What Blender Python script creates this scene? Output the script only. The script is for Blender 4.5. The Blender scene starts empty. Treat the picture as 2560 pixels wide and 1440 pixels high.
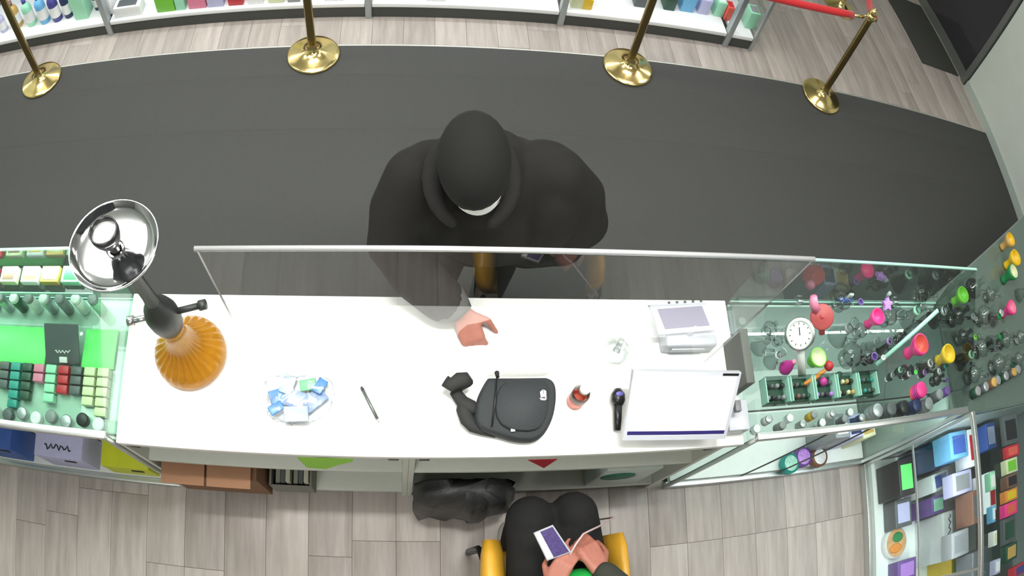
import bpy, bmesh, math, random, mathutils
from mathutils import Vector, Matrix, Euler
random.seed(11)
scene = bpy.context.scene
COL = scene.collection

# ---------------------------------------------------------------- camera (ceiling dome with a wide lens)
cam_data = bpy.data.cameras.new('camera')
cam_data.type = 'PANO'
cam_data.sensor_fit = 'HORIZONTAL'
cam_data.sensor_width = 36.0
cam_data.sensor_height = 20.25
cam_data.panorama_type = 'FISHEYE_LENS_POLYNOMIAL'
cam_data.fisheye_fov = math.radians(160)
cam_data.fisheye_polynomial_k0 = 0.0
cam_data.fisheye_polynomial_k1 = -0.0382143561
cam_data.fisheye_polynomial_k2 = -0.000171199866
cam_data.fisheye_polynomial_k3 = 1.10130441e-05
cam_data.fisheye_polynomial_k4 = -6.49375086e-07
cam_data.shift_x = 0.071655
cam_data.shift_y = 0.012216
cam = bpy.data.objects.new('camera', cam_data)
bpy.context.scene.collection.objects.link(cam)
cam.matrix_world = mathutils.Matrix([[0.9985976, -0.0118404, -0.0516006, 0], [-0.0101009, 0.9141539, -0.4052415, 0], [0.0519691, 0.4051944, 0.9127523, 3.2], [0, 0, 0, 1]])
bpy.context.scene.camera = cam
# ---------------------------------------------------------------- world, exposure, ceiling light panels
world = bpy.data.worlds.new('world'); scene.world = world; world.use_nodes = True
world.node_tree.nodes['Background'].inputs[0].default_value = (0.9, 0.95, 1.0, 1)
world.node_tree.nodes['Background'].inputs[1].default_value = 0.25
scene.view_settings.view_transform = 'Standard'
scene.view_settings.look = 'None'
scene.view_settings.gamma = 1.0
scene.view_settings.use_curve_mapping = False
scene.view_settings.exposure = 0.0
UPFILL = 0.35          # share of panel power for the added uplights that brighten the ceiling
def panel_light(x, y, sx, sy, watts, col=(1.0, 0.98, 0.94), z=3.30):
    d = bpy.data.lights.new('ceiling_panel', 'AREA'); d.shape = 'RECTANGLE'; d.size = sx; d.size_y = sy
    d.energy = watts; d.color = col
    o = bpy.data.objects.new('ceiling_panel', d); COL.objects.link(o); o.location = (x, y, z)
    u = bpy.data.lights.new('ceiling_fill', 'AREA'); u.shape = 'RECTANGLE'; u.size = sx; u.size_y = sy; u.energy = watts * UPFILL; u.color = col  # upward twin of the panel, added only to lift the ceiling brightness
    g = bpy.data.objects.new('ceiling_fill', u); COL.objects.link(g); g.location = (x, y, z + 0.004); g.rotation_euler = (math.pi, 0, 0)
    return o
panel_light(-3.2, 3.1, 1.2, 0.6, 24)
panel_light(-0.6, 3.1, 1.2, 0.6, 20)
panel_light(1.7, 3.1, 1.2, 0.6, 17)
panel_light(3.8, 3.9, 1.2, 0.6, 15)
panel_light(-1.6, 1.65, 1.5, 1.1, 42)
panel_light(0.45, 0.85, 1.2, 0.6, 42)
panel_light(2.6, 0.5, 1.2, 0.6, 22)
panel_light(-0.6, -1.4, 1.2, 0.6, 34)
worktop_fill = panel_light(0.12, 0.68, 2.0, 0.08, 3.2)      # added narrow fill, no real fixture, pushes the worktop to white
worktop_fill.data.spread = math.radians(19)

# ---------------------------------------------------------------- helpers
def lin(c):
    def f(x):
        x /= 255.0
        return x / 12.92 if x <= 0.04045 else ((x + 0.055) / 1.055) ** 2.4
    return (f(c[0]), f(c[1]), f(c[2]), 1.0)
MATS = {}
def mat(name, rgb, rough=0.5, metal=0.0, noise=0.0, scale=30.0, bump=0.0, emit=0.0, spec=0.5, stretch=None, sheen=0.0, rnd=0.0):
    if name in MATS: return MATS[name]
    m = bpy.data.materials.new(name); m.use_nodes = True; nt = m.node_tree; b = nt.nodes['Principled BSDF']
    c = lin(rgb)
    b.inputs['Base Color'].default_value = c
    b.inputs['Roughness'].default_value = rough; b.inputs['Metallic'].default_value = metal
    b.inputs['Specular IOR Level'].default_value = spec
    if sheen: b.inputs['Sheen Weight'].default_value = sheen
    if emit:
        b.inputs['Emission Color'].default_value = c; b.inputs['Emission Strength'].default_value = emit
    tc = nt.nodes.new('ShaderNodeTexCoord'); nz = nt.nodes.new('ShaderNodeTexNoise')
    nz.inputs['Scale'].default_value = scale; nz.inputs['Detail'].default_value = 3
    mp = nt.nodes.new('ShaderNodeMapping')
    if stretch: mp.inputs['Scale'].default_value = stretch
    nt.links.new(tc.outputs['Object'], mp.inputs['Vector']); nt.links.new(mp.outputs[0], nz.inputs['Vector'])
    n_amt = max(noise, 0.04)
    mx = nt.nodes.new('ShaderNodeMix'); mx.data_type = 'RGBA'
    mx.inputs[6].default_value = tuple(x * (1 - n_amt) for x in c[:3]) + (1,)
    mx.inputs[7].default_value = tuple(min(1, x * (1 + n_amt)) for x in c[:3]) + (1,)
    nt.links.new(nz.outputs['Fac'], mx.inputs[0]); nt.links.new(mx.outputs[2], b.inputs['Base Color'])
    if bump:
        bp = nt.nodes.new('ShaderNodeBump'); bp.inputs['Strength'].default_value = bump; bp.inputs['Distance'].default_value = 0.01
        nt.links.new(nz.outputs['Fac'], bp.inputs['Height']); nt.links.new(bp.outputs[0], b.inputs['Normal'])
    MATS[name] = m
    return m
def glass(name, tint=(0.93, 0.97, 0.95), f0=0.04, gain=1.7, edge=0.0, edge_col=(0.4, 0.45, 0.43), rough=0.0):
    """thin clear sheet: straight-through transmission plus a Fresnel mirror on the outward faces"""
    if name in MATS: return MATS[name]
    m = bpy.data.materials.new(name); m.use_nodes = True; nt = m.node_tree; N = nt.nodes; L = nt.links
    N.remove(N['Principled BSDF']); out = N['Material Output']
    geo = N.new('ShaderNodeNewGeometry')
    dot = N.new('ShaderNodeVectorMath'); dot.operation = 'DOT_PRODUCT'
    L.new(geo.outputs['Normal'], dot.inputs[0]); L.new(geo.outputs['Incoming'], dot.inputs[1])
    ab = N.new('ShaderNodeMath'); ab.operation = 'ABSOLUTE'; L.new(dot.outputs['Value'], ab.inputs[0])
    om = N.new('ShaderNodeMath'); om.operation = 'SUBTRACT'; om.inputs[0].default_value = 1.0; L.new(ab.outputs[0], om.inputs[1])
    p5 = N.new('ShaderNodeMath'); p5.operation = 'POWER'; p5.inputs[1].default_value = 5.0; L.new(om.outputs[0], p5.inputs[0])
    fr = N.new('ShaderNodeMath'); fr.operation = 'MULTIPLY_ADD'; fr.inputs[1].default_value = 1 - f0; fr.inputs[2].default_value = f0; L.new(p5.outputs[0], fr.inputs[0])
    gn = N.new('ShaderNodeMath'); gn.operation = 'MULTIPLY'; gn.inputs[1].default_value = gain; gn.use_clamp = True; L.new(fr.outputs[0], gn.inputs[0])
    ff = N.new('ShaderNodeMath'); ff.operation = 'SUBTRACT'; ff.inputs[0].default_value = 1.0; L.new(geo.outputs['Backfacing'], ff.inputs[1])
    fc = N.new('ShaderNodeMath'); fc.operation = 'MULTIPLY'; L.new(gn.outputs[0], fc.inputs[0]); L.new(ff.outputs[0], fc.inputs[1])
    tr = N.new('ShaderNodeBsdfTransparent'); gl = N.new('ShaderNodeBsdfGlossy'); gl.inputs['Roughness'].default_value = rough
    tr.inputs[0].default_value = tuple(tint) + (1,)
    if edge:
        p2 = N.new('ShaderNodeMath'); p2.operation = 'POWER'; p2.inputs[1].default_value = 2.0; L.new(om.outputs[0], p2.inputs[0])
        pe = N.new('ShaderNodeMath'); pe.operation = 'MULTIPLY'; pe.inputs[1].default_value = edge; L.new(p2.outputs[0], pe.inputs[0])
        mx = N.new('ShaderNodeMix'); mx.data_type = 'RGBA'; mx.inputs[6].default_value = tuple(tint) + (1,); mx.inputs[7].default_value = tuple(edge_col) + (1,)
        L.new(pe.outputs[0], mx.inputs[0]); L.new(mx.outputs[2], tr.inputs[0])
    ms = N.new('ShaderNodeMixShader'); L.new(fc.outputs[0], ms.inputs[0]); L.new(tr.outputs[0], ms.inputs[1]); L.new(gl.outputs[0], ms.inputs[2])
    L.new(ms.outputs[0], out.inputs['Surface'])
    MATS[name] = m
    return m

class MB:
    """collects shapes, build() links them as ONE mesh object"""
    def __init__(self): self.v = []; self.f = []; self.s = []
    def add(self, vs, fs, smooth=False):
        o = len(self.v); self.v += [Vector(v) for v in vs]
        self.f += [tuple(i + o for i in f) for f in fs]; self.s += [smooth] * len(fs)
        return self
    def box(self, lo, hi, M=None):
        (a, b, c), (d, e, f) = lo, hi
        vs = [Vector(p) for p in ((a,b,c),(d,b,c),(d,e,c),(a,e,c),(a,b,f),(d,b,f),(d,e,f),(a,e,f))]
        if M is not None: vs = [M @ p for p in vs]
        return self.add(vs, [(3,2,1,0),(4,5,6,7),(0,1,5,4),(1,2,6,5),(2,3,7,6),(3,0,4,7)])
    def rbox(self, lo, hi, r=0.004, M=None):
        """box with chamfered edges"""
        bm = bmesh.new(); bmesh.ops.create_cube(bm, size=1.0)
        lo = Vector(lo); hi = Vector(hi)
        for v in bm.verts: v.co = Vector([lo[i] + (v.co[i] + 0.5) * (hi[i] - lo[i]) for i in range(3)])
        bmesh.ops.bevel(bm, geom=list(bm.edges), offset=r, segments=2, affect='EDGES', profile=0.5)
        bm.verts.index_update()
        vs = [(M @ v.co) if M is not None else v.co.copy() for v in bm.verts]
        fs = [tuple(v.index for v in f.verts) for f in bm.faces]; bm.free()
        return self.add(vs, fs, True)
    def lathe(self, prof, n=24, loc=(0,0,0), M=None, smooth=True, wob=None):
        vs = []; fs = []; loc = Vector(loc); k = len(prof)
        for i in range(n):
            a = 2 * math.pi * i / n
            for j, (r, z) in enumerate(prof):
                rr = r * (wob(a, j) if wob else 1.0)
                p = Vector((rr * math.cos(a), rr * math.sin(a), z))
                vs.append((M @ p if M is not None else p) + loc)
        for i in range(n):
            for j in range(k - 1):
                a, b = i * k + j, ((i + 1) % n) * k + j
                fs.append((a, b, b + 1, a + 1))
        self.add(vs, fs, smooth)
        return self
    def tube(self, pts, rad, n=10, caps=True, flat=1.0, smooth=True):
        pts = [Vector(p) for p in pts]; m = len(pts)
        if not isinstance(rad, (list, tuple)): rad = [rad] * m
        vs = []; fs = []; up = None
        for i, p in enumerate(pts):
            d = (pts[min(i + 1, m - 1)] - pts[max(i - 1, 0)]).normalized()
            if up is None:
                up = Vector((0, 0, 1)) if abs(d.z) < 0.9 else Vector((0, 1, 0))
            s = d.cross(up)
            if s.length < 1e-5: s = d.cross(Vector((1, 0, 0)))
            s.normalize(); up = s.cross(d).normalized()
            for k in range(n):
                a = 2 * math.pi * k / n
                vs.append(p + s * (math.cos(a) * rad[i]) + up * (math.sin(a) * rad[i] * flat))
        for i in range(m - 1):
            for k in range(n):
                a, b = i * n + k, i * n + (k + 1) % n
                fs.append((a, b, b + n, a + n))
        if caps:
            fs.append(tuple(range(n - 1, -1, -1))); fs.append(tuple(range((m - 1) * n, m * n)))
        return self.add(vs, fs, smooth)
    def ball(self, c, r, n=16, M=None):
        if not isinstance(r, (list, tuple)): r = (r, r, r)
        vs = []; fs = []; h = n // 2; c = Vector(c)
        for j in range(1, h):
            t = math.pi * j / h
            for i in range(n):
                a = 2 * math.pi * i / n
                p = Vector((r[0] * math.sin(t) * math.cos(a), r[1] * math.sin(t) * math.sin(a), r[2] * math.cos(t)))
                vs.append((M @ p if M is not None else p) + c)
        top = Vector((0, 0, r[2])); vs.append((M @ top if M is not None else top) + c); vs.append(c - (M @ top if M is not None else top))
        T = (h - 1) * n; B = T + 1
        for j in range(h - 2):
            for i in range(n):
                a, b = j * n + i, j * n + (i + 1) % n
                fs.append((a, a + n, b + n, b))
        for i in range(n):
            fs.append((T, i, (i + 1) % n)); fs.append((B, (h - 2) * n + (i + 1) % n, (h - 2) * n + i))
        return self.add(vs, fs, True)
    def quad(self, a, b, c, d): return self.add([a, b, c, d], [(0, 1, 2, 3)])
    def prism(self, poly, z0, z1, M=None):
        n = len(poly); vs = [Vector((x, y, z0)) for x, y in poly] + [Vector((x, y, z1)) for x, y in poly]
        if M is not None: vs = [M @ v for v in vs]
        fs = [tuple(range(n - 1, -1, -1)), tuple(range(n, 2 * n))] + [(i, (i + 1) % n, (i + 1) % n + n, i + n) for i in range(n)]
        return self.add(vs, fs)
    def mesh(self, name, origin=Vector((0, 0, 0))):
        me = bpy.data.meshes.new(name)
        me.from_pydata([tuple(v - origin) for v in self.v], [], self.f)
        me.polygons.foreach_set('use_smooth', self.s); me.update()
        return me
    def build(self, name, material, parent=None, world=True):
        org = Vector((0, 0, 0))
        if parent is not None and world:
            p = parent
            while p is not None: org = org + p.location; p = p.parent
        me = self.mesh(name, org); me.materials.append(material)
        o = bpy.data.objects.new(name, me); COL.objects.link(o)
        if parent is not None: o.parent = parent
        return o
def tag(o, label=None, cat=None, group=None, kind=None):
    if label: o['label'] = label
    if cat: o['category'] = cat
    if group: o['group'] = group
    if kind: o['kind'] = kind
    return o
def thing(name, label, cat, loc=(0, 0, 0), rz=0.0, group=None):
    o = bpy.data.objects.new(name, None); COL.objects.link(o); o.location = loc; o.rotation_euler = (0, 0, rz)
    o.empty_display_size = 0.05
    return tag(o, label, cat, group)
def solo(mb, name, material, label, cat, loc=None, group=None):
    """a thing that is one mesh; loc = its base point"""
    loc = Vector(loc) if loc is not None else Vector((0, 0, 0))
    me = mb.mesh(name, loc); me.materials.append(material)
    o = bpy.data.objects.new(name, me); COL.objects.link(o); o.location = loc
    return tag(o, label, cat, group)
def struct(mb, name, material, parent=None):
    o = mb.build(name, material, parent)
    if parent is None: o['kind'] = 'structure'
    return o
def copy_tree(o, loc, rz=None, label=None, parent=None):
    c = o.copy(); COL.objects.link(c)
    if parent is None:
        c.location = loc
        if rz is not None: c.rotation_euler = (0, 0, rz)
        if label: c['label'] = label
    else: c.parent = parent
    for ch in [x for x in o.children]: copy_tree(ch, None, None, None, c)
    return c
def remesh(mb, voxel, smooth_it=4):
    """fuse overlapping closed shapes into one continuous skin"""
    me = mb.mesh('tmp'); o = bpy.data.objects.new('tmp', me); COL.objects.link(o)
    r = o.modifiers.new('r', 'REMESH'); r.mode = 'VOXEL'; r.voxel_size = voxel
    s = o.modifiers.new('s', 'SMOOTH'); s.iterations = smooth_it; s.factor = 0.5
    dg = bpy.context.evaluated_depsgraph_get()
    me2 = bpy.data.meshes.new_from_object(o.evaluated_get(dg))
    bpy.data.objects.remove(o); bpy.data.meshes.remove(me)
    out = MB(); out.v = [v.co.copy() for v in me2.vertices]; out.f = [tuple(p.vertices) for p in me2.polygons]; out.s = [True] * len(out.f)
    bpy.data.meshes.remove(me2)
    return out
def rot(ax, deg): return Matrix.Rotation(math.radians(deg), 3, ax)
def lerp(a, b, t): return Vector(a) * (1 - t) + Vector(b) * t

CX, CY, K = 1096.56, 737.59, [0.0382143561, 0.000171199866, -1.10130441e-05, 6.49375086e-07]
def at(u, v, z):
    """the point at height z that the lens shows at picture position (u, v) of 2560 x 1440"""
    x, y = (u - CX) * 36 / 2560, (CY - v) * 36 / 2560
    r = math.hypot(x, y)
    th = K[0] * r + K[1] * r ** 2 + K[2] * r ** 3 + K[3] * r ** 4
    d = cam.matrix_world.to_3x3() @ Vector((math.sin(th) * x / r, math.sin(th) * y / r, -math.cos(th)))
    return Vector((0, 0, 3.2)) + d * ((z - 3.2) / d.z)
# materials shared by several things
white_lam = mat('white_laminate', (244, 244, 240), 0.35, noise=0.02)
white_paint = mat('white_painted_board', (226, 228, 222), 0.5)
steel = mat('brushed_steel', (218, 222, 222), 0.3, 1.0, noise=0.08, scale=60)
dark_steel = mat('dark_metal', (70, 74, 74), 0.4, 0.8)
alu = mat('aluminium_frame', (205, 210, 208), 0.35, 0.9)
chrome = mat('chrome', (235, 236, 238), 0.04, 1.0)
brass = mat('polished_brass', (246, 220, 150), 0.16, 1.0, noise=0.06, scale=9)
black_plastic = mat('black_plastic', (24, 25, 26), 0.35)
white_plastic = mat('white_plastic', (184, 187, 194), 0.3)
skin_a = mat('skin_tone', (178, 112, 96), 0.5, noise=0.12, scale=40)
clear = glass('clear_sheet_glass', (0.97, 0.985, 0.98))
green_glass = glass('green_edged_glass', (0.945, 0.98, 0.965))
glass_edge = mat('green_glass_edge', (176, 224, 208), 0.15)
blown = glass('blown_clear_glass', (0.93, 0.95, 0.95), gain=2.2, edge=0.8, edge_col=(0.52, 0.57, 0.56))
# ---------------------------------------------------------------- the room
FY0, FY1, FX0, FX1 = -2.4, 6.6, -4.4, 5.05
subfloor = mat('floor_underlay', (112, 105, 99), 0.9)
floor = struct(MB().box((FX0 - 0.3, FY0, -0.06), (FX1 + 0.6, FY1, -0.006)), 'floor', subfloor)
wood = bpy.data.materials.new('grey_oak_planks'); wood.use_nodes = True
def _wood():
    nt = wood.node_tree; N = nt.nodes; L = nt.links; b = N['Principled BSDF']
    tc = N.new('ShaderNodeTexCoord'); oi = N.new('ShaderNodeObjectInfo')
    ad = N.new('ShaderNodeVectorMath'); ad.operation = 'ADD'
    sc = N.new('ShaderNodeVectorMath'); sc.operation = 'SCALE'; sc.inputs['Scale'].default_value = 37.0
    cx = N.new('ShaderNodeCombineXYZ'); L.new(oi.outputs['Random'], cx.inputs[0]); L.new(oi.outputs['Random'], cx.inputs[1])
    L.new(cx.outputs[0], sc.inputs[0]); L.new(tc.outputs['Object'], ad.inputs[0]); L.new(sc.outputs[0], ad.inputs[1])
    mp = N.new('ShaderNodeMapping'); mp.inputs['Scale'].default_value = (26, 2.2, 1); L.new(ad.outputs[0], mp.inputs[0])
    n1 = N.new('ShaderNodeTexNoise'); n1.inputs['Scale'].default_value = 1.0; n1.inputs['Detail'].default_value = 6; n1.inputs['Roughness'].default_value = 0.62; L.new(mp.outputs[0], n1.inputs['Vector'])
    r1 = N.new('ShaderNodeValToRGB'); e = r1.color_ramp.elements
    e[0].position = 0.3; e[0].color = lin((160, 152, 146)); e[1].position = 0.72; e[1].color = lin((194, 186, 180))
    L.new(n1.outputs['Fac'], r1.inputs[0])
    r2 = N.new('ShaderNodeValToRGB'); e = r2.color_ramp.elements
    e[0].color = (0.82, 0.81, 0.80, 1); e[1].color = (1.06, 1.05, 1.04, 1); L.new(oi.outputs['Random'], r2.inputs[0])
    mx = N.new('ShaderNodeMix'); mx.data_type = 'RGBA'; mx.blend_type = 'MULTIPLY'; mx.inputs[0].default_value = 1
    L.new(r1.outputs[0], mx.inputs[6]); L.new(r2.outputs[0], mx.inputs[7]); L.new(mx.outputs[2], b.inputs['Base Color'])
    b.inputs['Roughness'].default_value = 0.42
    bp = N.new('ShaderNodeBump'); bp.inputs['Strength'].default_value = 0.08; bp.inputs['Distance'].default_value = 0.004
    L.new(n1.outputs['Fac'], bp.inputs['Height']); L.new(bp.outputs[0], b.inputs['Normal'])
_wood()
PX0, PW, PL = -1.94157, 0.192546, 1.22
PLANK = {}
def plank(x0, ya, yb):
    key = round(yb - ya, 2)
    if key not in PLANK:
        me = MB().rbox((0.0007, 0, -0.006), (PW - 0.0007, key - 0.0015, 0.0), 0.0006).mesh('plank'); me.materials.append(wood); PLANK[key] = me
    o = bpy.data.objects.new('plank', PLANK[key]); COL.objects.link(o); o.location = (x0, ya, 0); o.parent = floor
OFFS = [0.17, 0.63, 0.39, 0.96, 0.07, 0.247, 0.8, 0.5]
n_lo = int(math.floor((FX0 - PX0) / PW)); n_hi = int(math.ceil((FX1 + 0.4 - PX0) / PW))
for n in range(n_lo, n_hi):
    x0 = PX0 + n * PW
    off = 0.17 if x0 > 1.1 and x0 < 2.6 else {10: 0.247, 5: 0.07, 3: 0.392}.get(n, OFFS[(n * 5) % 8])
    y = off - 3 * PL
    while y < FY1:
        ya, yb = max(y, FY0), min(y + PL, FY1); y += PL
        if yb - ya < 0.05: continue
        if ya > 0.6 and yb < 2.98: continue               # under the carpet
        if x0 < 2.2 and ya > 3.5: continue                # behind the wall shelves
        if ya < 0.6 and yb <= 0.6 + PL and (x0 < -2.5 or x0 > 2.6): continue
        if yb < -0.55: continue
        plank(x0, ya, yb)
wall_m = mat('pale_green_grey_wall', (212, 220, 212), 0.7, noise=0.03, scale=6)
struct(MB().box((5.05, 1.2, 0), (5.2, 3.585, 3.5)), 'wall_right', wall_m)
struct(MB().box((-4.6, FY0, 0), (-4.45, FY1, 3.5)), 'wall_left', wall_m)
struct(MB().box((-4.6, 6.6, 0), (5.8, 6.75, 3.5)), 'wall_far', wall_m)
struct(MB().box((-4.6, -2.55, 0), (5.8, -2.4, 3.5)), 'wall_near', mat('grey_wall', (150, 150, 148), 0.8))
struct(MB().box((-4.6, -2.55, 3.5), (5.8, 6.75, 3.6)), 'ceiling', mat('white_ceiling', (235, 236, 234), 0.8))
struct(MB().box((5.036, 1.3, 0.0), (5.05, 3.585, 0.09)), 'baseboard_right', mat('baseboard_paint', (180, 192, 184), 0.6))
# glazed shop door beside the wall end
door = struct(MB().box((5.02, 3.60, 0.0), (5.12, 3.66, 2.3)).box((5.02, 4.72, 0.0), (5.12, 4.78, 2.3)).box((5.02, 3.66, 2.22), (5.12, 4.72, 2.3)), 'door_1', mat('grey_door_frame', (128, 132, 128), 0.45, 0.5))
struct(MB().box((5.04, 3.66, 0.0), (5.10, 4.72, 0.11)), 'bottom_rail', MATS['grey_door_frame'], door)
struct(MB().box((5.06, 3.66, 0.11), (5.08, 4.72, 2.22)), 'pane', mat('dark_door_glass', (58, 57, 62), 0.08), door)
struct(MB().box((5.0, 4.5, 0.95), (5.03, 4.53, 1.25)), 'handle', dark_steel, door)
struct(MB().box((5.1, 4.78, 0.0), (5.2, 6.6, 3.5)), 'wall_door_side', wall_m)
solo(MB().rbox((4.43, 3.69, 0.0), (5.01, 4.62, 0.012), 0.004), 'door_mat', mat('charcoal_mat', (60, 62, 58), 0.95, noise=0.2, scale=200, bump=0.3), 'charcoal rubber mat on the planks in front of the glazed door', 'mat', (4.7, 4.1, 0))

# carpet runner in three strips with a light metal edge
cm = mat('dark_grey_carpet', (85, 86, 85), 0.97, noise=0.16, scale=260, bump=0.5, spec=0.1)
carpet = thing('carpet', 'wide dark grey carpet runner with a light metal edge before the counter', 'carpet', (0, 2.0, 0))
for a, b in ((1.06, 2.4), (2.4005, 2.804), (2.8045, 3.044)):
    MB().rbox((-4.4, a, 0.0002), (5.03, b, 0.007), 0.0009).build('carpet_strip', cm, carpet)
MB().rbox((-4.4, 3.0445, 0.0005), (5.03, 3.057, 0.009), 0.002).build('edge_trim', mat('pale_metal_trim', (214, 214, 206), 0.35, 0.6), carpet)
# ---------------------------------------------------------------- counter: worktop and two cabinet bays
HC = 0.914
top = MB().rbox((-0.976, 0.452, HC - 0.034), (1.205, 1.007, HC), 0.003)
solo(top, 'counter_worktop', white_lam, 'long glossy white laminate counter worktop', 'worktop', (0.1, 0.73, HC - 0.034))
inner = mat('shelf_laminate', (206, 210, 200), 0.5)
def bay(x0, x1, label, mid):
    t = thing('counter_cabinet', label, 'cabinet', ((x0 + x1) / 2, 0.73, 0), 0, 'open white cabinet bays under the counter')
    zt = HC - 0.035
    MB().box((x0, 0.455, 0.0), (x0 + 0.02, 0.985, zt)).build('side_panel', inner, t)
    MB().box((x1 - 0.02, 0.455, 0.0), (x1, 0.985, zt)).build('side_panel', inner, t)
    MB().box((x0 + 0.02, 0.965, 0.0), (x1 - 0.02, 0.985, zt)).build('back_panel', inner, t)
    MB().rbox((x0 + 0.02, 0.458, mid), (x1 - 0.02, 0.965, mid + 0.028), 0.002).build('shelf', inner, t)
    MB().rbox((x0 + 0.02, 0.458, 0.09), (x1 - 0.02, 0.965, 0.125), 0.002).build('bottom_deck', inner, t)
    MB().box((x0 + 0.02, 0.49, 0.0), (x1 - 0.02, 0.505, 0.09)).build('kick_plate', dark_steel, t)
    for hx in (x0 + 0.05, x1 - 0.05):
        MB().rbox((hx - 0.018, 0.456, zt - 0.05), (hx + 0.018, 0.47, zt - 0.006), 0.004).build('hinge', dark_steel, t)
    return t
bay(-0.976, 0.03, 'open white cabinet bay with the cardboard box, nearer the hookah', 0.585)
bay(0.031, 1.14, 'open white cabinet bay behind the seated person, with the black bag', 0.585)

# ---------------------------------------------------------------- clear guard screen standing across the counter
gs = thing('guard_screen', 'tall clear acrylic guard screen with a bright metal top rail on the counter', 'screen', (0.28, 0.717, HC))
MB().box((-0.45, 0.714, HC + 0.001), (1.008, 0.720, 1.815)).build('pane', clear, gs)
MB().tube([(-0.458, 0.717, 1.82), (1.012, 0.717, 1.832)], 0.0065, 10).build('top_rail', mat('bright_rail', (214, 216, 216), 0.25, 0.7), gs)
MB().tube([(-0.453, 0.717, HC), (-0.453, 0.717, 1.82)], 0.0028, 6).build('side_edge', glass('polished_acrylic_edge', (0.97, 0.98, 0.98), f0=0.3, gain=1.5, rough=0.3), gs)
MB().tube([(1.010, 0.717, HC), (1.010, 0.717, 1.82)], 0.0028, 6).build('side_edge', MATS['polished_acrylic_edge'], gs)

# ---------------------------------------------------------------- display cases
YN, YF, ZN, ZF = 0.455, 1.013, 1.0, 1.263
deck_m = mat('case_white_deck', (236, 242, 238), 0.4)
def slope(y): return ZN + (ZF - ZN) * (y - YN) / (YF - YN)
def case(name, label, x0, x1, shelf_z, shelf_y, closed_base, tint):
    t = thing(name, label, 'display case', ((x0 + x1) / 2, (YN + YF) / 2, 0), 0)
    gm = tint
    MB().box((x0, YF - 0.006, 0.1), (x1, YF, ZF - 0.004)).build('front_pane', gm, t)
    # sloping lid in two panes
    xm = (x0 + x1) / 2
    for a, b in ((x0 + 0.004, xm - 0.001), (xm + 0.001, x1 - 0.004)):
        MB().add([(a, YN, ZN), (b, YN, ZN), (b, YF, ZF), (a, YF, ZF), (a, YN, ZN + 0.005), (b, YN, ZN + 0.005), (b, YF, ZF + 0.005), (a, YF, ZF + 0.005)],
                 [(3,2,1,0),(4,5,6,7),(0,1,5,4),(1,2,6,5),(2,3,7,6),(3,0,4,7)]).build('lid_pane', gm, t)
    MB().box((x0, YF - 0.008, ZF + 0.0), (x1, YF + 0.002, ZF + 0.008)).build('top_edge', glass_edge, t)
    for ex in (x0, x1 - 0.006):
        MB().add([(ex, YN, 0.1), (ex + .006, YN, 0.1), (ex + .006, YF - .007, 0.1), (ex, YF - .007, 0.1), (ex, YN, ZN - .002), (ex + .006, YN, ZN - .002), (ex + .006, YF - .007, ZF - .006), (ex, YF - .007, ZF - .006)],
                 [(3,2,1,0),(4,5,6,7),(0,1,5,4),(1,2,6,5),(2,3,7,6),(3,0,4,7)]).build('end_pane', gm, t)
    # shelf inside, with its bright cut edge
    MB().box((x0 + 0.01, shelf_y, shelf_z - 0.008), (x1 - 0.01, YF - 0.012, shelf_z)).build('shelf', gm, t)
    MB().box((x0 + 0.01, YF - 0.0118, shelf_z - 0.009), (x1 - 0.01, YF - 0.0075, shelf_z + 0.003)).build('shelf_edge', glass_edge, t)
    MB().box((x0 + 0.01, shelf_y - 0.004, shelf_z - 0.010), (x1 - 0.01, shelf_y, shelf_z + 0.002)).build('shelf_edge', dark_steel, t)
    # aluminium frame on the staff side
    MB().rbox((x0, YN - 0.012, ZN - 0.018), (x1, YN + 0.016, ZN + 0.008), 0.003).build('rail', alu, t)
    MB().rbox((x0, YN - 0.012, 0.0), (x1, YN + 0.016, 0.05), 0.003).build('rail', alu, t)
    for ex in (x0, x1 - 0.016):
        MB().box((ex, YN - 0.010, 0.05), (ex + 0.016, YN + 0.006, ZN - 0.018)).build('upright', alu, t)
    MB().box((x0 + 0.016, YN + 0.0165, 0.03), (x1 - 0.016, YF - 0.01, 0.07)).build('bottom_deck', deck_m, t)
    MB().box((x0, YN + 0.03, 0.0), (x1, YF - 0.01, 0.029)).build('plinth', dark_steel, t)
    if closed_base:
        MB().box((x0 + 0.01, 0.62, 0.07), (x1 - 0.01, 0.635, shelf_z - 0.012)).build('divider_panel', deck_m, t)
        MB().box((x0 + 0.012, YN + 0.02, shelf_z - 0.022), (x1 - 0.012, YF - 0.013, shelf_z - 0.0105)).build('display_deck', deck_m, t)
    for k in (0.27, 0.73):
        lx = x0 + (x1 - x0) * k
        MB().rbox((lx - 0.012, YF - 0.022, shelf_z + 0.001), (lx + 0.012, YF - 0.012, shelf_z + 0.03), 0.002).build('clip', alu, t)
    return t
mint = glass('mint_case_glass', (0.90, 0.985, 0.945))
caseL = case('display_case', 'glass display case with green lit interior beside the hookah', -2.45, -0.98, 0.872, 0.49, True, mint)
caseR = case('display_case', 'glass display case full of glass pipes beside the monitor', 1.216, 2.448, 0.914, 0.575, False, green_glass)
# narrow upper shelf in the case beside the hookah
MB().box((-2.44, 0.90, 1.150), (-1.03, 1.003, 1.157)).build('upper_shelf', mint, caseL)
MB().box((-2.44, 0.896, 1.149), (-1.03, 0.90, 1.158)).build('shelf_edge', glass_edge, caseL)
MB().box((1.225, 0.992, 0.071), (2.44, 1.0, 0.89)).build('front_panel', mat('pale_mint_panel', (196, 214, 206), 0.45), caseR)
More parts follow.
